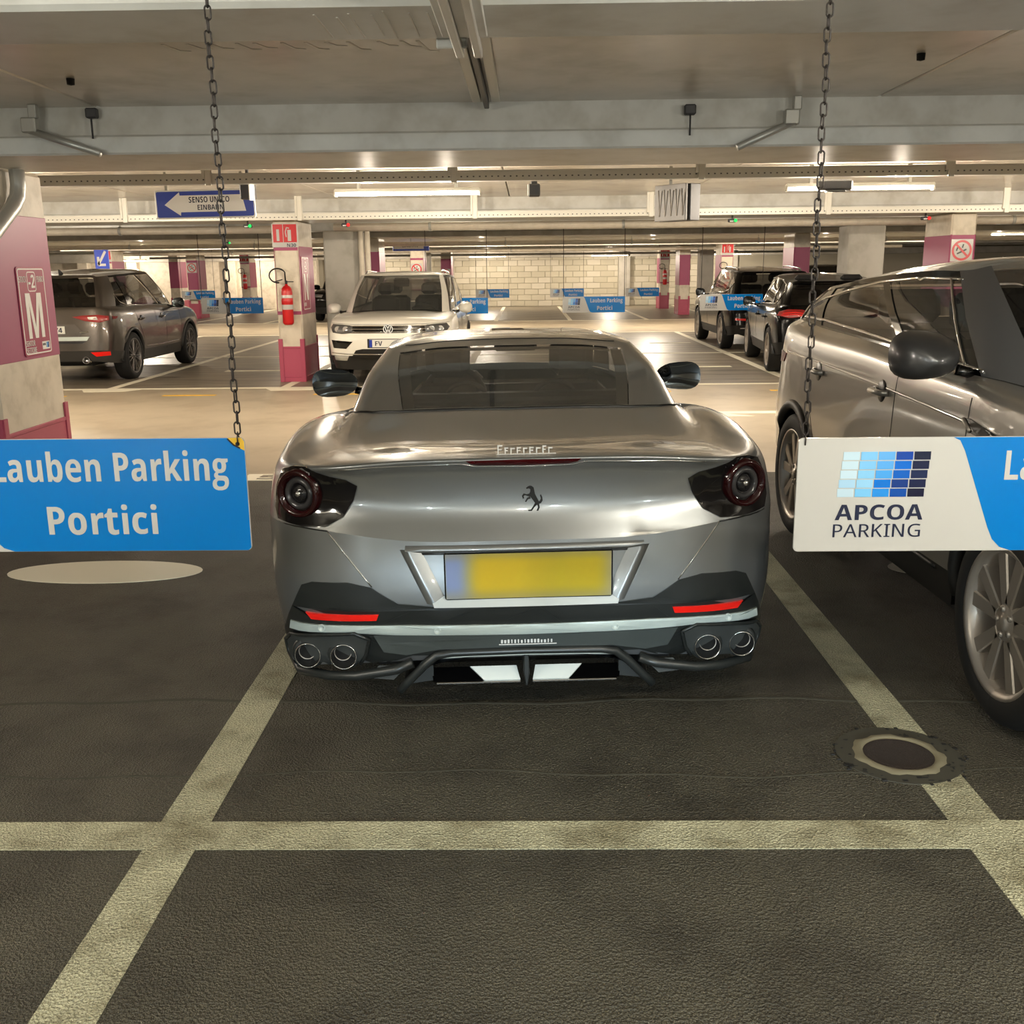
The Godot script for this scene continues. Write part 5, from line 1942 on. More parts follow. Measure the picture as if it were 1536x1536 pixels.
func plate_recess(C: Dictionary):
	# the number plate sits in a trapezoid hollow: a real pocket set 3 cm into a frame that stands on the shell
	var root: Node3D = C.root
	var top := 0.682
	var bot := 0.49
	var f := func(px: float, py: float, o: float) -> Vector3: return lay(C, 2, 1.0, Vector2(px, py), o)
	var s := ST()
	# upper brow
	var n := 16
	var rows := [PackedVector3Array(), PackedVector3Array(), PackedVector3Array()]
	for k in n + 1:
		var u := lerpf(-0.405, 0.405, float(k) / n)
		rows[0].append(f.call(u * 0.985, top - 0.010, 0.004))
		rows[1].append(f.call(u, top, 0.022))
		rows[2].append(f.call(u, top + 0.014, 0.001))
	s = ST(1)
	grid(s, rows)
	obj("plate_brow", s, M.silver, root)
	# dark strip under the brow
	decal(C, "plate_shadow_gap", 2, 1.0, P2([-.395, top - .004, .395, top - .004, .388, top - .018, -.388, top - .018]), 0.003, M.black, root, 0.05)
	# cheeks, each a raised ridge
	for sg: float in [1.0, -1.0]:
		var a := [PackedVector3Array(), PackedVector3Array(), PackedVector3Array(), PackedVector3Array()]
		for k in 9:
			var t := k / 8.0
			var px := lerpf(0.402, 0.315, t)
			var py := lerpf(top, bot + 0.004, t)
			a[0].append(f.call((px - 0.05) * sg, py, 0.0015))
			a[1].append(f.call((px - 0.012) * sg, py, 0.016))
			a[2].append(f.call((px + 0.0) * sg, py, 0.019))
			a[3].append(f.call((px + 0.022) * sg, py, 0.001))
		s = ST(1)
		grid(s, a, sg > 0)
		obj("plate_cheek", s, M.silver, root)
	# ledge under the plate, turned up; the lamp light on it is put into its colour
	var la := [PackedVector3Array(), PackedVector3Array(), PackedVector3Array()]
	for k in n + 1:
		var u := lerpf(-1.0, 1.0, float(k) / n)
		la[0].append(f.call(u * 0.315, 0.487, 0.004))
		la[1].append(f.call(u * 0.312, 0.4885, 0.030))
		la[2].append(f.call(u * 0.325, 0.522, 0.002))
	s = ST()
	grid(s, la)
	obj("plate_ledge", s, M.lit_silver_ledge, root)
	# plate with its frame
	var p := root_node("number_plate", Vector3(0.01, 0.594, f.call(0.0, 0.6, 0.0).z + 0.016), 0.0, root)
	p.rotation.x = 0.03
	s = ST()
	prism(s, rounded(0.57, 0.168, 0.01), -0.008, 0.004, Transform3D(Basis(), Vector3(-0.285, -0.084, 0)), 0.003)
	obj("plate_frame", s, M.gloss_black, p)
	var img := Image.create(96, 28, false, Image.FORMAT_RGB8)
	for yy in 28:
		for xx in 96:
			var u := xx / 95.0
			var v := yy / 27.0
			var c := Color(0.50, 0.56, 0.72).lerp(Color(0.76, 0.65, 0.10), smoothstep(0.06, 0.22, u))
			c = c.lerp(Color(0.70, 0.64, 0.12), smoothstep(0.35, 0.75, u) * 0.7)
			c = c.lerp(Color(0.62, 0.60, 0.52), smoothstep(0.9, 1.03, u) * 0.8)
			c = c.lerp(Color(0.55, 0.53, 0.42), maxf(smoothstep(0.22, -0.02, v) * 0.55, smoothstep(0.7, 1.05, v) * 0.65))
			c = c.lerp(Color(0.78, 0.66, 0.06), 0.5 * exp(-(pow((u - 0.26) / 0.10, 2) + pow((v - 0.5) / 0.28, 2))))
			img.set_pixel(xx, yy, c)
	var mt := paint(Color(1, 1, 1), 0.3)
	mt.albedo_texture = ImageTexture.create_from_image(img)
	s = ST()
	var qv := [Vector3(-0.28, -0.079, 0.0045), Vector3(0.28, -0.079, 0.0045), Vector3(0.28, 0.079, 0.0045), Vector3(-0.28, 0.079, 0.0045)]
	var uv := [Vector2(0, 1), Vector2(1, 1), Vector2(1, 0), Vector2(0, 0)]
	for k: int in [0, 2, 1, 0, 3, 2]:
		s.set_uv(uv[k])
		s.add_vertex(qv[k])
	obj("plate_face", s, mt, p)

func prancing_horse(C: Dictionary):
	# chrome rearing horse emblem, facing left
	var s := ST()
	var z := lay(C, 2, 1.0, Vector2(0.025, 0.84), 0.0).z
	var xf := Transform3D(Basis(Vector3.RIGHT, -0.02), Vector3(-0.012, 0.781, z - 0.002))
	prism(s, P2([.034, .108, .028, .106, .020, .099, .022, .095, .030, .097, .035, .094, .034, .085, .030, .077, .036, .066, .044, .055, .052, .043, .060, .040, .064, .046, .062, .054, .056, .066, .050, .078, .048, .090, .046, .100, .040, .106]), 0, 0.008, xf, 0.0015)
	prism(s, P2([.031, .079, .022, .077, .012, .080, .006, .072, .009, .062, .013, .063, .012, .071, .016, .074, .025, .071, .034, .068]), 0, 0.007, xf)
	prism(s, P2([.033, .070, .023, .064, .016, .052, .020, .050, .027, .060, .036, .062]), 0, 0.007, xf)
	prism(s, P2([.050, .047, .044, .036, .036, .024, .026, .023, .026, .019, .039, .019, .048, .032, .058, .041]), 0, 0.007, xf)
	prism(s, P2([.056, .044, .060, .032, .054, .018, .044, .006, .046, .002, .058, .013, .066, .030, .064, .045]), 0, 0.007, xf)
	prism(s, P2([.060, .042, .070, .045, .076, .054, .075, .066, .070, .076, .067, .072, .070, .062, .067, .054, .060, .050]), 0, 0.007, xf)
	obj("horse_emblem", s, M.emblem, C.root)

func diffuser(C: Dictionary):
	var root: Node3D = C.root
	var L: float = C.L
	var zb := L * 0.5 - 0.07
	# arch-shaped lip
	var s := ST(1)
	var path := [Vector3(-.45, .15, zb - .01), Vector3(-.42, .185, zb), Vector3(-.36, .25, zb + .015), Vector3(-.315, .288, zb + .02), Vector3(-.26, .298, zb + .025), Vector3(0, .303, zb + .03)]
	var pts := []
	for p: Vector3 in path:
		pts.append(p)
	for k in range(4, -1, -1):
		pts.append(mirror_x(path[k]))
	tube(s, pts, 0.016, 8)
	obj("diffuser_arch", s, M.insert, root)
	s = ST(1)
	tube(s, [Vector3(-.30, .283, zb + .028), Vector3(-.2, .289, zb + .034), Vector3(0, .293, zb + .038), Vector3(.2, .289, zb + .034), Vector3(.30, .283, zb + .028)], 0.004, 8)
	obj("diffuser_trim", s, M.strip, root)
	# tunnel roof that slopes down and forward, side cheeks
	s = ST(1)
	var r0 := PackedVector3Array()
	var r1 := PackedVector3Array()
	for k in 11:
		var x := lerpf(-0.36, 0.36, k / 10.0)
		var y := 0.292 - 0.04 * pow(absf(x) / 0.36, 3.0)
		r0.append(Vector3(x, y - 0.012, zb + 0.01))
		r1.append(Vector3(x, 0.17, zb - 0.42))
	grid(s, [r1, r0])
	obj("diffuser_tunnel", s, M.gloss_black, root)
	# plates low in the tunnel, inner ones whitened for reflected lamp light, either side of the fin
	for sg: float in [1.0, -1.0]:
		for pp: Array in [[0.022, 0.150, 0.200, 0.034, M.lit_plate_silver], [0.153, 0.33, 0.34, 0.205, M.gloss_black]]:
			s = ST()
			var b0 := Vector3(pp[0] * sg, 0.182, zb + 0.0)
			var b1 := Vector3(pp[1] * sg, 0.182, zb + 0.0)
			var t1 := Vector3(pp[2] * sg, 0.216, zb - 0.05)
			var t0 := Vector3(pp[3] * sg, 0.216, zb - 0.05)
			var dn := Vector3(0, -0.006, -0.006)
			quad(s, b0, b1, t1, t0, Vector3(0, 1, 1))
			quad(s, b0 + dn, b1 + dn, t1 + dn, t0 + dn, Vector3(0, -1, -1))
			quad(s, b0, b1, b1 + dn, b0 + dn, Vector3(0, 0, 1))
			quad(s, t0, t1, t1 + dn, t0 + dn, Vector3(0, 0, -1))
			obj("diffuser_plate", s, pp[4], root)
		s = ST()
		box(s, Vector3(0.17 * sg, 0.177, zb + 0.004), Vector3(0.30, 0.007, 0.012), 0.002)
		obj("diffuser_blade", s, M.chrome, root)
		s = ST()
		prism(s, P2([0.33 * sg, 0.24, 0.42 * sg, 0.20, 0.44 * sg, 0.165, 0.33 * sg, 0.18]), -0.12, 0.0, Transform3D(Basis(), Vector3(0, 0, zb - 0.02)))
		obj("diffuser_cheek", s, M.insert, root)
		s = ST()
		prism(s, P2([0.42 * sg, 0.245, 0.52 * sg, 0.25, 0.56 * sg, 0.205, 0.47 * sg, 0.195]), 0.0, 0.004, Transform3D(Basis(), Vector3(0, 0, zb - 0.0)))
		obj("mesh_grille", s, M.mesh_grey, root)
	s = ST()
	prism(s, P2([-0.008, 0.285, 0.008, 0.285, 0.011, 0.215, 0.004, 0.165, -0.004, 0.165, -0.011, 0.215]), -0.3, 0.02, Transform3D(Basis(), Vector3(0.0, 0, zb)), 0.004)
	obj("diffuser_fin", s, M.insert, root)
	# belly edge between exhaust housings and diffuser
	for sg: float in [1.0, -1.0]:
		s = ST(1)
		tube(s, [Vector3(.885 * sg, .20, zb - .30), Vector3(.82 * sg, .19, zb - .13), Vector3(.70 * sg, .20, zb - .04), Vector3(.60 * sg, .212, zb), Vector3(.46 * sg, .235, zb + .01), Vector3(.40 * sg, .26, zb + .012)], 0.018, 8)
		obj("bumper_edge", s, M.insert, root)

# ---------------------------------------------------------------- the other cars
func suv(nm: String, at: Vector3, turn: float, P: Dictionary, body: Material) -> Dictionary:
	# P: L length, hw half width, H height, wb wheelbase, ro rear overhang, R tyre radius, belt_r / belt_f window-sill heights,
	# hood / nose bonnet heights, cowl windscreen foot, ws windscreen head, roof_end, tail_top window foot at the tail, drop roof fall to the rear
	var L: float = P.L
	var C := new_car(nm, L, at, turn)
	var root: Node3D = C.root
	var hw: float = P.hw
	var wb: float = P.wb
	var ro: float = P.ro
	var br: float = P.belt_r
	var bf: float = P.belt_f
	var hy: float = P.hood
	var ny: float = P.nose
	var cw: float = P.cowl
	var ws: float = P.ws
	var re: float = P.roof_end
	var tw: float = P.tail_w
	var H: float = P.H
	var dr: float = P.drop
	var ax := ro + wb
	var W := [0.0, .012, .07, .17, .36, ro, ro + .36 * wb, ro + .56 * wb, ro + .80 * wb, ax, L - .20, L - .045, L]
	var X := [0.0, .5, .8, .925, .975, 1.0, .992, .99, .99, 1.0, .90, .60, 0.0]
	var mk := func(xs: float, ys: Array, wr: float, wf: float) -> PackedVector3Array:
		var a := []
		for k in 13:
			var w: float = W[k]
			var t: float = w / L
			w += wr * clampf(1.0 - t * 4.0, 0, 1) - wf * clampf((t - 0.75) * 4.0, 0, 1)
			a.append([X[k] * hw * xs, ys[k], w])
		return ring_of(L, a)
	var A: PackedVector3Array = mk.call(0.93, [.34, .34, .33, .31, .29, .26, .25, .25, .25, .26, .26, .25, .24], .08, .10)
	var B: PackedVector3Array = mk.call(0.985, [.50, .50, .50, .49, .47, .44, .42, .42, .42, .44, .46, .46, .46], .0, .01)
	var Cr: PackedVector3Array = mk.call(1.0, [.70, .70, .70, .70, .69, .70, .66, .65, .66, .70, .68, .68, .68], .03, .0)
	var D: PackedVector3Array = mk.call(0.99, [.86, .86, .87, .88, .89, .90, .86, .85, .85, .86, .80, .78, .77], .055, .03)
	var s0 := br - 0.075
	var s1 := bf - 0.06
	var sh := func(f: float) -> float: return lerpf(s0, s1, f)
	var E: PackedVector3Array = mk.call(0.965, [br - .06, br - .06, br - .05, br - .05, br - .055, sh.call(.12), sh.call(.4), sh.call(.62), sh.call(.86), hy - .05, lerpf(hy, ny, .75) - .03, ny - .01, ny], tw * 0.75, .08)
	# window-sill ring: the tail keeps its own edge, the nose side swings back to the windscreen foot
	var ga := [[0, br, tw], [.46 * hw, br, tw + .005], [.70 * hw, br, tw + .03], [.80 * hw, br, tw + .09], [.855 * hw, br + .005, tw + .24],
		[.885 * hw, lerpf(br, bf, .15), ro + .05], [.895 * hw, lerpf(br, bf, .4), ro + .36 * wb], [.895 * hw, lerpf(br, bf, .62), ro + .56 * wb], [.885 * hw, lerpf(br, bf, .9), lerpf(ro + .56 * wb, cw - .16, .55)],
		[.84 * hw, bf + .0, cw - .16], [.70 * hw, hy + .01, cw - .02], [.42 * hw, hy + .03, cw + .07], [0, hy + .035, cw + .10]]
	var G := ring_of(L, ga)
	# a ring between shoulder and sill rounds the edge and carries the bonnet
	var em := []
	for k in 13:
		var f := 0.45
		var p := E[k].lerp(G[k], f)
		if k >= 9:
			p = E[k].lerp(G[k], 0.12)
			p.y = lerpf(E[k].y, G[k].y, 0.3) + 0.012
		else:
			p.y = lerpf(E[k].y, G[k].y, 0.62)
		em.append([p.x, p.y, L * 0.5 - p.z])
	var Em := ring_of(L, em)
	var hm := []
	for k in 13:
		var p := Em[k].lerp(G[k], 0.5)
		if k >= 9:
			p.y = lerpf(Em[k].y, G[k].y, 0.66)
		hm.append([p.x, p.y, L * 0.5 - p.z])
	var Hm := ring_of(L, hm)
	var ry := func(w: float) -> float: return H - 0.045 - dr * pow(clampf((2.3 - w) / 2.0, 0, 1), 1.6) - 0.05 * pow(clampf((w - 2.2) / 1.2, 0, 1), 2.0)
	var rw := [re, re, re + .02, re + .06, re + .16, re + .42, lerpf(re, ws, .42), lerpf(re, ws, .62), lerpf(re, ws, .84), ws - .06, ws - .01, ws + .05, ws + .06]
	var rx := [0.0, .40, .60, .665, .70, .725, .745, .745, .725, .68, .60, .36, 0.0]
	var ra := []
	var rb := []
	var rc := []
	var rm := []
	for k in 13:
		ra.append([rx[k] * hw, ry.call(rw[k]) - (0.02 if k > 2 and k < 10 else 0.0), rw[k]])
		rb.append([rx[k] * hw * 0.80, ry.call(rw[k]) + 0.022, lerpf(rw[k], 2.0, 0.12)])
		rc.append([rx[k] * hw * 0.10, ry.call(lerpf(rw[k], 2.0, 0.8)) + 0.045, lerpf(rw[k], 2.0, 0.8)])
		var p := Vector3(ga[k][0], ga[k][1], ga[k][2]).lerp(Vector3(ra[k][0], ra[k][1], ra[k][2]), 0.52)
		rm.append([p.x + (0.022 * hw if k > 0 and k < 12 else 0.0), p.y + (0.015 if k < 3 or k > 9 else 0.0), p.z + (0.0 if k > 3 and k < 9 else (-0.03 if k < 4 else 0.03))])
	var Hh := ring_of(L, ra)
	var gh := [G, ring_of(L, rm), Hh]
	var axr := L * 0.5 - ro
	var axf := L * 0.5 - ax
	var R: float = P.R
	var ar := R + 0.045
	var arches := [[axr, R, ar], [axf, R, ar]]
	var per: int = P.get("per", 6)
	# lower cladding
	var s := ST(1)
	var rows := body_rows([A, B], per, 4, arches)
	grid(s, rows)
	remember(C, rows)
	obj("lower_cladding", s, P.get("clad", M.clad), root)
	s = ST(1)
	rows = body_rows([B, Cr, D, E, Em, Hm, G], per, 26, [[axr, R, ar], [axf, R, ar]])
	grid(s, rows)
	remember(C, rows)
	s.set_smooth_group(2)
	rows = body_rows([Hh, ring_of(L, rb), ring_of(L, rc)], 5, 8)
	grid(s, rows)
	remember(C, rows)
	obj("body_shell", s, body, root)
	# windows and pillars
	var fr: Material = P.get("frame", M.gloss_black)
	var gl: Material = P.get("glass", M.glass)
	var gd: Material = P.get("glass_rear", M.glass_dark)
	var q: Array = P.get("pillars", [[4.25, 4.1], [5.15, 4.9], [6.95, 6.85]])
	var as_: Array = P.get("a_start", [9.0, 8.95])
	sheet(C, "rear_window", cell_rows(gh, [-2.35, -2.3], [2.35, 2.3], 0.02, 0.9, 16, 6, -0.004), gd)
	sheet(C, "tail_spoiler", cell_rows(gh, [-2.6, -2.7], [2.6, 2.7], 0.9, 1.0, 16, 2, 0.012), body)
	sheet(C, "rear_pillar", cell_rows(gh, [2.35, 2.3], [q[0][0], q[0][1]], 0.0, 1.0, 8, 6, 0.001), P.get("d_pillar", body), true)
	sheet(C, "quarter_window", cell_rows(gh, q[0], q[1], 0.04, 0.93, 5, 6, -0.005), gl, true)
	sheet(C, "rear_door_window", cell_rows(gh, [q[1][0] + .09, q[1][1] + .09], [q[2][0] - .09, q[2][1] - .09], 0.04, 0.93, 8, 6, -0.005), gl, true)
	sheet(C, "front_door_window", cell_rows(gh, [q[2][0] + .09, q[2][1] + .09], as_, 0.04, 0.93, 8, 6, -0.005), P.get("glass_front", M.glass_clear), true)
	for e: Array in [[q[1][0], q[1][1]], [q[2][0], q[2][1]]]:
		sheet(C, "window_post", cell_rows(gh, [e[0] - .1, e[1] - .1], [e[0] + .1, e[1] + .1], 0.03, 0.94, 2, 6, 0.001), fr, true)
	for e: Array in [[0.0, 0.04], [0.93, 1.0]]:
		sheet(C, "window_frame", cell_rows(gh, q[0], [as_[0] + .05, as_[1] + .05], e[0], e[1], 20, 1, 0.0), fr if e[0] == 0.0 else P.get("rail", fr), true)
	sheet(C, "windscreen_pillar", cell_rows(gh, as_, [9.85, 9.8], 0.0, 1.0, 6, 6, 0.003), P.get("a_pillar", body), true)
	sheet(C, "windscreen", cell_rows(gh, [9.86, 9.81], [14.14, 14.19], 0.015, 0.96, 16, 6, -0.004), P.get("glass_screen", M.glass_clear))
	sheet(C, "windscreen_frame", cell_rows(gh, [9.8, 9.8], [14.2, 14.2], 0.96, 1.0, 16, 1, 0.002), body)
	sheet(C, "scuttle", cell_rows(gh, [9.8, 9.8], [14.2, 14.2], 0.0, 0.02, 16, 1, 0.001), M.black)
	# arch trims
	for za: float in [axr, axf]:
		for sg: float in [1.0, -1.0]:
			s = ST(1)
			var p3 := []
			for k in 25:
				var t := PI * (-0.02 + 1.04 * k / 24.0)
				var v := lay(C, 0, 1.0, Vector2(za + cos(t) * (ar + 0.006), maxf(R + sin(t) * (ar + 0.006), 0.28)), -0.004)
				v.x *= sg
				p3.append(v)
			tube(s, p3, P.get("arch_r", 0.026), 8)
			obj("arch_trim", s, P.get("arch", M.clad), root)
	# door seams and handles
	var z7 := L * 0.5 - (ro + .56 * wb)
	var zf := L * 0.5 - (ax - 0.42)
	var zr := L * 0.5 - (ro + 0.30)
	if P.get("detail", true):
		seam(C, "door_seam", 0, 1.0, pts2([z7, lerpf(br, bf, .62) - 0.05, z7 - 0.005, 0.36]), 0.004, M.black, root, -0.0015)
		seam(C, "door_seam", 0, 1.0, pts2([zf + 0.02, bf - 0.06, zf, 0.7, zf + 0.06, 0.36]), 0.004, M.black, root, -0.0015)
		seam(C, "door_seam", 0, 1.0, pts2([zr + 0.12, br - 0.06, zr + 0.02, 0.85, zr - 0.14, 0.62, zr - 0.16, 0.40]), 0.004, M.black, root, -0.0015)
	for hz: float in [z7 + 0.16, zr - 0.10]:
		var hyy: float = P.get("handle", 0.88)
		for sg: float in [1.0, -1.0]:
			var a := lay(C, 0, 1.0, Vector2(hz + 0.09, hyy), 0.004)
			var b := lay(C, 0, 1.0, Vector2(hz - 0.09, hyy), 0.004)
			s = ST(1)
			tube(s, [Vector3(a.x * sg, a.y, a.z), Vector3((a.x + 0.03) * sg, a.y, a.z - 0.03), Vector3((b.x + 0.03) * sg, b.y, b.z + 0.03), Vector3(b.x * sg, b.y, b.z)], 0.014, 8, false, 1.0)
			var hd := obj("door_handle", s, P.get("handle_mat", body), root)
			s = ST(1)
			var cv := (a + b) * 0.5
			lathe(s, [Vector2(0.0, 0.001), Vector2(0.05, 0.002), Vector2(0.055, -0.003)], 18, Transform3D(Basis(Vector3.BACK, -PI / 2 * sg), Vector3((cv.x - 0.003) * sg, cv.y, cv.z)))
			obj("handle_cup", s, M.black, hd)
	for sg: float in [1.0, -1.0]:
		wheel(C, (hw - 0.115) * sg, R, axr, R, 0.235, P.wheel)
		wheel(C, (hw - 0.115) * sg, R, axf, R, 0.235, P.wheel)
	wheel_well(C, hw, axr, R, ar)
	wheel_well(C, hw, axf, R, ar)
	s = ST()
	box(s, Vector3(0, 0.38, 0), Vector3(hw * 2 - 0.72, 0.24, L - 0.5), 0.05)
	obj("underbody", s, M.dark, root)
	cabin(C, ro + .53 * wb, 0.45, hw * 0.86, true, cw - 0.35, bf + 0.02, 0.56)
	door_mirror(C, hw + P.get("mirror_out", 0.075), bf + P.get("mirror_up", 0.05), cw - P.get("mirror_back", 0.42), P.get("mirror", body), P.get("mirror_w", 0.21), P.get("mirror_h", 0.165), Vector3(hw * 0.86, bf - 0.0, cw - 0.36))
	if P.get("rails", false):
		for sg: float in [1.0, -1.0]:
			s = ST(1)
			var p3 := []
			for k in 13:
				var w := lerpf(re + 0.35, ws - 0.25, k / 12.0)
				var v := lay(C, 1, 1.0, Vector2(hw * 0.64, L * 0.5 - w), 0.0)
				p3.append(Vector3(v.x * sg, v.y + (0.035 if k > 0 and k < 12 else 0.0), v.z))
			tube(s, p3, 0.014, 8)
			obj("roof_rail", s, P.get("rail_mat", M.steel), root)
	C.P = P
	return C

func both_poly(a: Array, sg: float) -> PackedVector2Array:
	var o := PackedVector2Array()
	for i in range(0, a.size(), 2):
		o.append(Vector2(a[i] * sg, a[i + 1]))
	return o

func side_z(C: Dictionary, a: Array) -> Array:
	# pairs of (distance from the tail, height) turned into side coordinates
	var o := []
	for i in range(0, a.size(), 2):
		o.append(Vector2(C.L * 0.5 - a[i], a[i + 1]))
	return o

func build_cars():
	white_car()
	grey_car()
	black_cars()
	off_roader()
	unseen_car()

func white_car():
	var P := {"L": 4.49, "hw": .92, "H": 1.66, "wb": 2.68, "ro": .92, "R": .355, "belt_r": 1.10, "belt_f": 1.04, "hood": 1.03, "nose": .93, "cowl": 3.42, "ws": 2.62, "roof_end": .28, "tail_w": .12, "drop": .06, "wheel": 2, "rails": true, "clad": M.clad, "glass_screen": M.glass_mid, "glass_front": M.glass_mid, "frame": M.black, "per": 6}
	var C := suv("car", Vector3(-1.93, 0, -16.6), PI, P, M.white_paint)
	var root: Node3D = C.root
	root.scale.y = 0.955
	tag(root, "white off-road car facing the coupe, beside the extinguisher pillar", "car")
	# headlamps and grille in one band across the nose
	for sg: float in [1.0, -1.0]:
		var hl := decal(C, "headlamp", 2, -1.0, both_poly([.50, .895, .68, .91, .80, .915, .84, .86, .80, .79, .66, .775, .52, .785], sg), 0.006, M.headlamp, root, 0.04, false, 0.012)
		for x: float in [0.60, 0.72]:
			var c := lay(C, 2, -1.0, Vector2(x * sg, 0.84), 0.012)
			var s := ST(1)
			lathe(s, [Vector2(0.045, -0.004), Vector2(0.042, 0.006), Vector2(0.03, 0.004), Vector2(0.0, 0.012)], 18, Transform3D(Basis(Vector3.RIGHT, -PI / 2), c))
			obj("lens", s, M.lamp_clear, hl)
		decal(C, "fog_lamp", 2, -1.0, both_poly([.56, .46, .79, .47, .78, .39, .60, .385], sg), 0.008, M.lamp_clear, root, 0.05, false, 0.008)
		decal(C, "side_intake", 2, -1.0, both_poly([.50, .665, .82, .685, .79, .57, .60, .56], sg), 0.004, M.gloss_black, root, 0.05)
	decal(C, "grille", 2, -1.0, P2([-.52, .895, .52, .895, .54, .785, -.54, .785]), 0.004, M.gloss_black, root, 0.05)
	for y: float in [.888, .842, .80]:
		seam(C, "grille_bar", 2, -1.0, pts2([-.53, y, -.3, y, 0, y, .3, y, .53, y]), 0.006 if y < .88 else 0.009, M.chrome, root, 0.006, false)
	var cz := lay(C, 2, -1.0, Vector2(0, .842), 0.012)
	var em := Transform3D(Basis(Vector3.UP, PI), cz)
	var s := ST()
	disc_ring(s, Vector2.ZERO, .056, .068, 0.0, 0.012, 28, em)
	stroke(s, [Vector2(-.042, .044), Vector2(-.018, -.05), Vector2(.0, .0), Vector2(.018, -.05), Vector2(.042, .044)], .012, 0.0, 0.012, em)
	stroke(s, [Vector2(-.022, .056), Vector2(.0, .008), Vector2(.022, .056)], .012, 0.0, 0.012, em)
	obj("round_emblem", s, M.bright_letter, root)
	s = ST()
	prism(s, ring2(.056, 28), -0.002, 0.004, em)
	obj("emblem_plate", s, M.gloss_black, root)
	decal(C, "lower_grille", 2, -1.0, P2([-.46, .54, -.36, .56, .36, .56, .46, .54, .55, .40, -.55, .40]), 0.006, M.black, root, 0.06)
	seam(C, "lower_bar", 2, -1.0, pts2([-.82, .50, -.55, .485, 0, .48, .55, .485, .82, .50]), 0.008, M.chrome, root, 0.008, false)
	decal(C, "plate_holder", 2, -1.0, P2([-.29, .705, .29, .705, .29, .575, -.29, .575]), 0.006, M.clad, root, 0.06)
	var pz := lay(C, 2, -1.0, Vector2(0, .64), 0.014).z
	var pl := plate(C, pz, .64, .52, .11, M.plate_white, true)
	s = ST()
	for x: float in [-.24, .24]:
		box(s, Vector3(x, .64, pz - .0065), Vector3(.04, .105, .002))
	obj("plate_stripe", s, M.plate_blue, pl)
	text("lettering", "FV", .065, M.navy, pl, Vector3(.13, .64, pz - .0075), Basis(Vector3.UP, PI), true, .1, 1, .001, 4.0)
	seam(C, "bonnet_seam", 2, -1.0, pts2([-.83, .925, -.5, .91, 0, .905, .5, .91, .83, .925]), 0.004, M.black, root, -0.001, false)
	s = ST()
	box(s, Vector3(0, 1.5, 2.245 - 2.68), Vector3(.24, .1, .06), .02)
	box(s, Vector3(0, 1.45, 2.245 - 2.66), Vector3(.22, .07, .03), .02)
	obj("cabin_mirror", s, M.interior, root)

func grey_car():
	var P := {"L": 4.55, "hw": .92, "H": 1.675, "wb": 2.70, "ro": .93, "R": .36, "belt_r": 1.12, "belt_f": 1.05, "hood": 1.04, "nose": .86, "cowl": 3.28, "ws": 2.55, "roof_end": .42, "tail_w": .14, "drop": .07, "wheel": 1, "clad": M.clad_grey, "arch": M.clad_grey, "glass": M.glass_dark, "glass_front": M.glass_dark, "pillars": [[4.45, 4.75], [5.2, 5.3], [7.05, 6.95]], "handle": .90}
	var C := suv("car", Vector3(-6.98, 0, -17.25), 0.0, P, M.brown_grey)
	var root: Node3D = C.root
	tag(root, "dark brown-grey off-road car parked nose-in beyond the pillar lettered M", "car")
	for sg: float in [1.0, -1.0]:
		var tl := decal(C, "tail_lamp", 2, 1.0, both_poly([.36, .985, .52, 1.005, .72, 1.01, .84, .99, .84, .93, .74, .90, .54, .925], sg), 0.006, M.tail_red, root, 0.04, false, 0.012)
		decal(C, "lamp_core", 2, 1.0, both_poly([.58, .98, .70, .985, .72, .94, .60, .945], sg), 0.018, M.lamp_clear, tl, 0.04)
		decal(C, "rear_reflector", 2, 1.0, both_poly([.60, .475, .84, .48, .83, .42, .66, .41], sg), 0.008, M.reflector, root, 0.04)
		var c := lay(C, 2, 1.0, Vector2(.52 * sg, .36), 0.02)
		var s := ST(1)
		lathe(s, [Vector2(.052, -.06), Vector2(.053, .03), Vector2(.048, .036), Vector2(.044, .03), Vector2(.043, -.02), Vector2(0, -.02)], 24, Transform3D(Basis(Vector3.RIGHT, PI / 2), c))
		obj("exhaust_tip", s, M.steel, root)
		decal(C, "side_reflector", 0, 1.0, PackedVector2Array(side_z(C, [.30, .985, .46, .975, .40, .945, .30, .94])), 0.005, M.tail_red, root, 0.05, sg < 0)
	decal(C, "plate_recess", 2, 1.0, P2([-.40, .88, .40, .88, .50, .76, .44, .70, -.44, .70, -.50, .76]), 0.004, M.recess_grey, root, 0.05)
	var pz := lay(C, 2, 1.0, Vector2(.0, .80), 0.016).z
	var pl := plate(C, pz, .80, .52, .11, M.plate_white, false)
	text("lettering", "074", .07, M.navy, pl, Vector3(.14, .80, pz + .0075), Basis(), true, .17, 1, .001, 4.0)
	decal(C, "tailgate_bar", 2, 1.0, P2([-.60, .70, .60, .70, .56, .645, -.56, .645]), 0.008, M.strip, root, 0.05)
	decal(C, "bumper_slot", 2, 1.0, P2([-.56, .635, .56, .635, .50, .605, -.50, .605]), 0.005, M.black, root, 0.05)
	seam(C, "badge_bar", 2, 1.0, pts2([.46, .765, .58, .768]), 0.008, M.chrome, root, 0.004, false)
	seam(C, "sill_trim", 0, 1.0, side_z(C, [ .93 + .55, .47, 2.2, .455, 3.1, .465]), 0.009, M.chrome, root, 0.0)
	seam(C, "window_trim", 0, 1.0, side_z(C, [.66, 1.30, .80, 1.18, 1.0, 1.125, 1.6, 1.105, 2.4, 1.085, 3.05, 1.07]), 0.007, M.chrome, root, 0.004)
	var s := ST()
	prism(s, P2([0, 0, .16, 0, .03, .07, 0, .075]), -.008, .008, Transform3D(Basis(Vector3.UP, PI / 2), lay(C, 1, 1.0, Vector2(0, 2.275 - .62), -0.004)))
	obj("roof_fin", s, M.black, root)

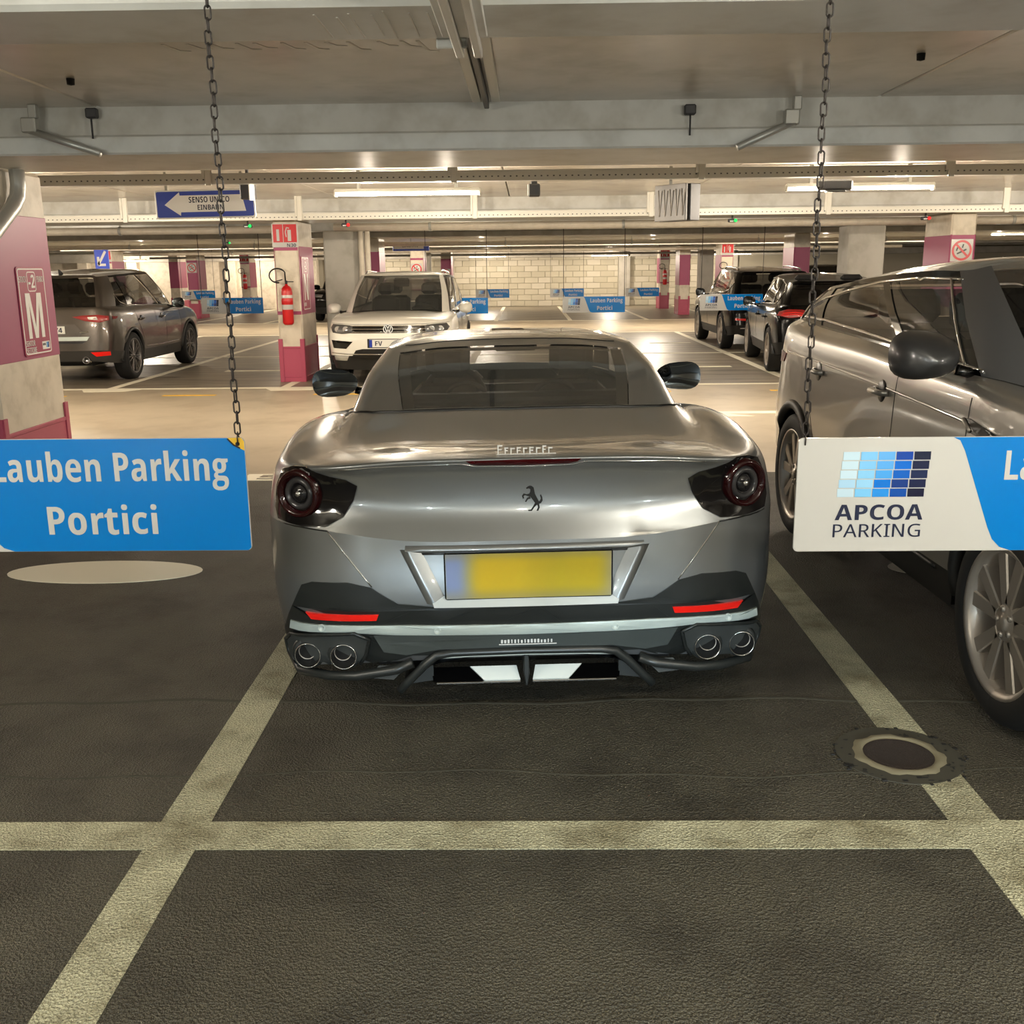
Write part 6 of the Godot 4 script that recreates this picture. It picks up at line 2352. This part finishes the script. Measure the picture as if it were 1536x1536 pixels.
func black_cars():
	var P := {"L": 4.25, "hw": .90, "H": 1.49, "wb": 2.66, "ro": .83, "R": .345, "belt_r": 1.03, "belt_f": .97, "hood": .93, "nose": .80, "cowl": 3.08, "ws": 2.35, "roof_end": .55, "tail_w": .2, "drop": .10, "wheel": 0, "clad": M.clad, "pillars": [[4.6, 4.9], [5.3, 5.3], [7.0, 6.95]], "handle": .83, "arch_r": .012, "arch": M.black_paint, "glass": M.glass}
	var C := suv("car", Vector3(4.74, 0, -17.37), -0.09, P, M.black_paint)
	tag(C.root, "glossy black hatchback with one red tail lamp showing beside the off-roader", "car")
	for sg: float in [1.0, -1.0]:
		var tl := decal(C, "tail_lamp", 2, 1.0, both_poly([.36, .92, .50, .97, .70, .975, .82, .94, .85, .885, .70, .85, .46, .87], sg), 0.006, M.tail_red, C.root, 0.04, false, 0.016)
		seam(C, "light_strip", 2, 1.0, pts2([.44 * sg, .905, .6 * sg, .93, .78 * sg, .915]), 0.008, M.reflector, tl, 0.018, false)
		seam(C, "light_strip", 2, 1.0, pts2([.46 * sg, .885, .6 * sg, .90, .8 * sg, .89]), 0.006, M.reflector, tl, 0.018, false)
	seam(C, "window_trim", 0, 1.0, side_z(C, [.55, 1.22, .66, 1.10, .85, 1.04, 1.6, 1.02, 3.0, .985]), 0.008, M.chrome, C.root, 0.004)
	seam(C, "window_trim", 0, 1.0, side_z(C, [.55, 1.22, .7, 1.32, 1.1, 1.39, 1.7, 1.42, 2.3, 1.40]), 0.008, M.chrome, C.root, 0.004)
	plate(C, lay(C, 2, 1.0, Vector2(0, .72), 0.012).z, .72, .52, .11, M.plate_white, false)
	seam(C, "bumper_trim", 2, 1.0, pts2([-.7, .42, 0, .415, .7, .42]), 0.01, M.chrome, C.root, 0.003, false)
	# the taller one behind the hanging sign
	P = {"L": 4.7, "hw": .94, "H": 1.60, "wb": 2.82, "ro": .92, "R": .36, "belt_r": 1.08, "belt_f": 1.02, "hood": 1.0, "nose": .86, "cowl": 3.35, "ws": 2.62, "roof_end": .5, "tail_w": .16, "drop": .08, "wheel": 0, "rails": true, "clad": M.clad, "handle": .87, "arch_r": .012, "arch": M.black_paint}
	C = suv("car", Vector3(4.80, 0, -22.3), 0.0, P, M.black_paint)
	tag(C.root, "tall black off-road car with roof rails behind the sign, tail toward the coupe", "car")
	for sg: float in [1.0, -1.0]:
		decal(C, "tail_lamp", 2, 1.0, both_poly([.52, .98, .80, 1.0, .85, .93, .62, .90], sg), 0.006, M.tail_red, C.root, 0.04, false, 0.012)
		decal(C, "rear_reflector", 2, 1.0, both_poly([.50, .62, .80, .63, .80, .59, .52, .58], sg), 0.007, M.reflector, C.root, 0.04)
	plate(C, lay(C, 2, 1.0, Vector2(0, .76), 0.012).z, .76, .52, .11, M.plate_white, false)
	seam(C, "bumper_trim", 2, 1.0, pts2([-.7, .44, 0, .435, .7, .44]), 0.012, M.chrome, C.root, 0.003, false)
	seam(C, "window_trim", 0, 1.0, side_z(C, [.55, 1.30, .8, 1.16, 1.2, 1.10, 2.0, 1.08, 3.2, 1.04]), 0.008, M.chrome, C.root, 0.004)
	# far ones: nose-on black car by the concrete pillar, and a dark car at the far right
	P = {"L": 4.6, "hw": .93, "H": 1.64, "wb": 2.75, "ro": .9, "R": .36, "belt_r": 1.08, "belt_f": 1.02, "hood": 1.02, "nose": .9, "cowl": 3.4, "ws": 2.65, "roof_end": .45, "tail_w": .16, "drop": .06, "wheel": 2, "per": 4, "detail": false, "glass": M.glass_border, "glass_rear": M.glass_border, "glass_front": M.glass_border, "glass_screen": M.glass_border}
	C = suv("car", Vector3(-6.0, 0, -35.6), PI, P, M.black_paint)
	tag(C.root, "distant black off-road car, nose showing between extinguisher pillar and bare concrete pillar", "car")
	for sg: float in [1.0, -1.0]:
		decal(C, "headlamp", 2, -1.0, both_poly([.52, .86, .84, .88, .82, .79, .56, .77], sg), 0.008, M.headlamp, C.root, 0.06, false, 0.01)
	decal(C, "grille", 2, -1.0, P2([-.46, .86, .46, .86, .40, .62, -.40, .62]), 0.006, M.gloss_black, C.root, 0.08)
	plate(C, lay(C, 2, -1.0, Vector2(0, .52), 0.014).z, .52, .52, .11, M.plate_white, true)
	C = suv("car", Vector3(10.2, 0, -36.3), PI, P, M.brown_grey)
	tag(C.root, "distant dark grey car whose roof shows over the black hatchback", "car")
	for sg: float in [1.0, -1.0]:
		decal(C, "headlamp", 2, -1.0, both_poly([.52, .86, .84, .88, .82, .79, .56, .77], sg), 0.008, M.headlamp, C.root, 0.06, false, 0.01)
	decal(C, "grille", 2, -1.0, P2([-.46, .86, .46, .86, .40, .62, -.40, .62]), 0.006, M.gloss_black, C.root, 0.08)

func off_roader():
	var P := {"L": 4.40, "hw": .95, "H": 1.64, "wb": 2.68, "ro": .83, "R": .372, "mirror_up": 0.085, "mirror_w": 0.27, "mirror_h": 0.185, "mirror_out": 0.07, "mirror_back": 0.38, "belt_r": 1.27, "belt_f": 1.17, "hood": 1.13, "nose": 1.0, "cowl": 3.22, "ws": 2.45, "roof_end": .30, "tail_w": .16, "drop": .13, "wheel": 0, "clad": M.clad, "arch": M.clad, "arch_r": .03, "frame": M.gloss_black, "a_start": [8.62, 8.66], "a_pillar": M.pillar_grey, "d_pillar": M.gloss_black, "glass": M.glass, "glass_front": M.glass_mid, "glass_screen": M.glass, "pillars": [[3.9, 4.1], [4.95, 4.8], [6.85, 6.75]], "handle": 1.03, "mirror": M.mirror_grey, "handle_mat": M.warm_silver, "per": 8}
	var C := suv("car", Vector3(2.565, 0, -4.76), PI + 0.021, P, M.warm_silver)
	var root: Node3D = C.root
	tag(root, "silver-grey off-roader with twin-spoke wheels behind the white hanging sign", "car")
	seam(C, "window_trim", 0, 1.0, side_z(C, [.50, 1.295, .9, 1.295, 1.6, 1.27, 2.3, 1.235, 2.95, 1.195]), 0.008, M.chrome, root, 0.004)
	seam(C, "roof_trim", 0, 1.0, side_z(C, [.62, 1.40, 1.0, 1.46, 1.5, 1.515, 2.0, 1.54, 2.4, 1.535]), 0.006, M.chrome, root, 0.003)
	seam(C, "pillar_trim", 0, 1.0, side_z(C, [2.30, 1.535, 2.52, 1.40, 2.80, 1.205]), 0.006, M.chrome, root, 0.006)
	seam(C, "shoulder_line", 0, 1.0, side_z(C, [.55, 1.09, 1.2, 1.08, 2.2, 1.05, 3.2, 1.01, 3.6, .99]), 0.008, M.warm_silver, root, -0.0045)
	# side vent in the front wing
	decal(C, "side_vent", 0, 1.0, PackedVector2Array(side_z(C, [3.04, 1.03, 3.10, 1.035, 3.40, 1.0, 3.40, .97, 3.12, .985])), 0.006, M.gloss_black, root, 0.05, true)
	seam(C, "vent_blade", 0, 1.0, side_z(C, [3.05, 1.027, 3.12, .99]), 0.009, M.alloy, root, 0.006)
	seam(C, "sill_line", 0, 1.0, side_z(C, [1.3, .40, 2.9, .40]), 0.01, M.clad, root, 0.0)
	# tail and nose
	for sg: float in [1.0, -1.0]:
		decal(C, "tail_lamp", 2, 1.0, both_poly([.56, 1.08, .82, 1.09, .85, 1.0, .60, .98], sg), 0.008, M.tail_red, root, 0.05, false, 0.01)
		decal(C, "headlamp", 2, -1.0, both_poly([.50, .93, .84, .95, .86, .86, .62, .84], sg), 0.008, M.headlamp, root, 0.05, false, 0.012)
		decal(C, "side_lamp", 0, 1.0, PackedVector2Array(side_z(C, [.22, 1.08, .52, 1.075, .46, 1.02, .22, 1.0])), 0.006, M.tail_red, root, 0.05, sg < 0)
	decal(C, "grille", 2, -1.0, P2([-.48, .93, .48, .93, .50, .84, -.50, .84]), 0.006, M.gloss_black, root, 0.06)
	decal(C, "lower_grille", 2, -1.0, P2([-.55, .62, .55, .62, .62, .46, -.62, .46]), 0.006, M.black, root, 0.06)
	plate(C, lay(C, 2, -1.0, Vector2(0, .70), 0.014).z, .70, .52, .11, M.plate_white, true)

func unseen_car():
	# out of view behind the camera; dipped headlamps light asphalt and bumper low
	var P := {"L": 4.5, "hw": .92, "H": 1.62, "wb": 2.7, "ro": .9, "R": .35, "belt_r": 1.06, "belt_f": 1.0, "hood": 1.0, "nose": .86, "cowl": 3.3, "ws": 2.55, "roof_end": .4, "tail_w": .16, "drop": .06, "wheel": 2, "per": 4, "detail": false, "glass": M.glass_border, "glass_rear": M.glass_border, "glass_front": M.glass_border, "glass_screen": M.glass_border}
	var C := suv("car", Vector3(0.4, 0, 6.1), 0.0, P, M.dark_paint)
	tag(C.root, "unseen dark grey car behind the camera, its dipped headlamps lighting the asphalt", "car")
	decal(C, "grille", 2, -1.0, P2([-.46, .82, .46, .82, .40, .60, -.40, .60]), 0.006, M.gloss_black, C.root, 0.08)
	plate(C, lay(C, 2, -1.0, Vector2(0, .52), 0.014).z, .52, .52, .11, M.plate_white, true)
	for sg: float in [1.0, -1.0]:
		decal(C, "headlamp", 2, -1.0, both_poly([.52, .80, .82, .82, .82, .70, .56, .69], sg), 0.008, M.headlamp, C.root, 0.05, false, 0.01)
		var c := lay(C, 2, -1.0, Vector2(.68 * sg, .75), 0.03)
		var s := ST(1)
		lathe(s, [Vector2(0.05, -0.01), Vector2(0.045, 0.006), Vector2(0.0, 0.014)], 20, Transform3D(Basis(Vector3.RIGHT, -PI / 2), c))
		obj("lamp_lens", s, M.head_glow, C.root)
		var l := SpotLight3D.new()
		l.name = "headlamp_beam"
		C.root.add_child(l, true)
		l.position = c + Vector3(0, 0, -0.06)
		l.rotation.x = deg_to_rad(-20.2)
		l.spot_angle = 20.0
		l.spot_angle_attenuation = 0.12
		l.spot_range = 40.0
		l.spot_attenuation = 2.0
		l.light_size = 0.04
		l.light_energy = 13.0
		l.light_color = Color(0.86, 0.95, 1.0)
		l.shadow_enabled = true

func build_small_things():
	pass
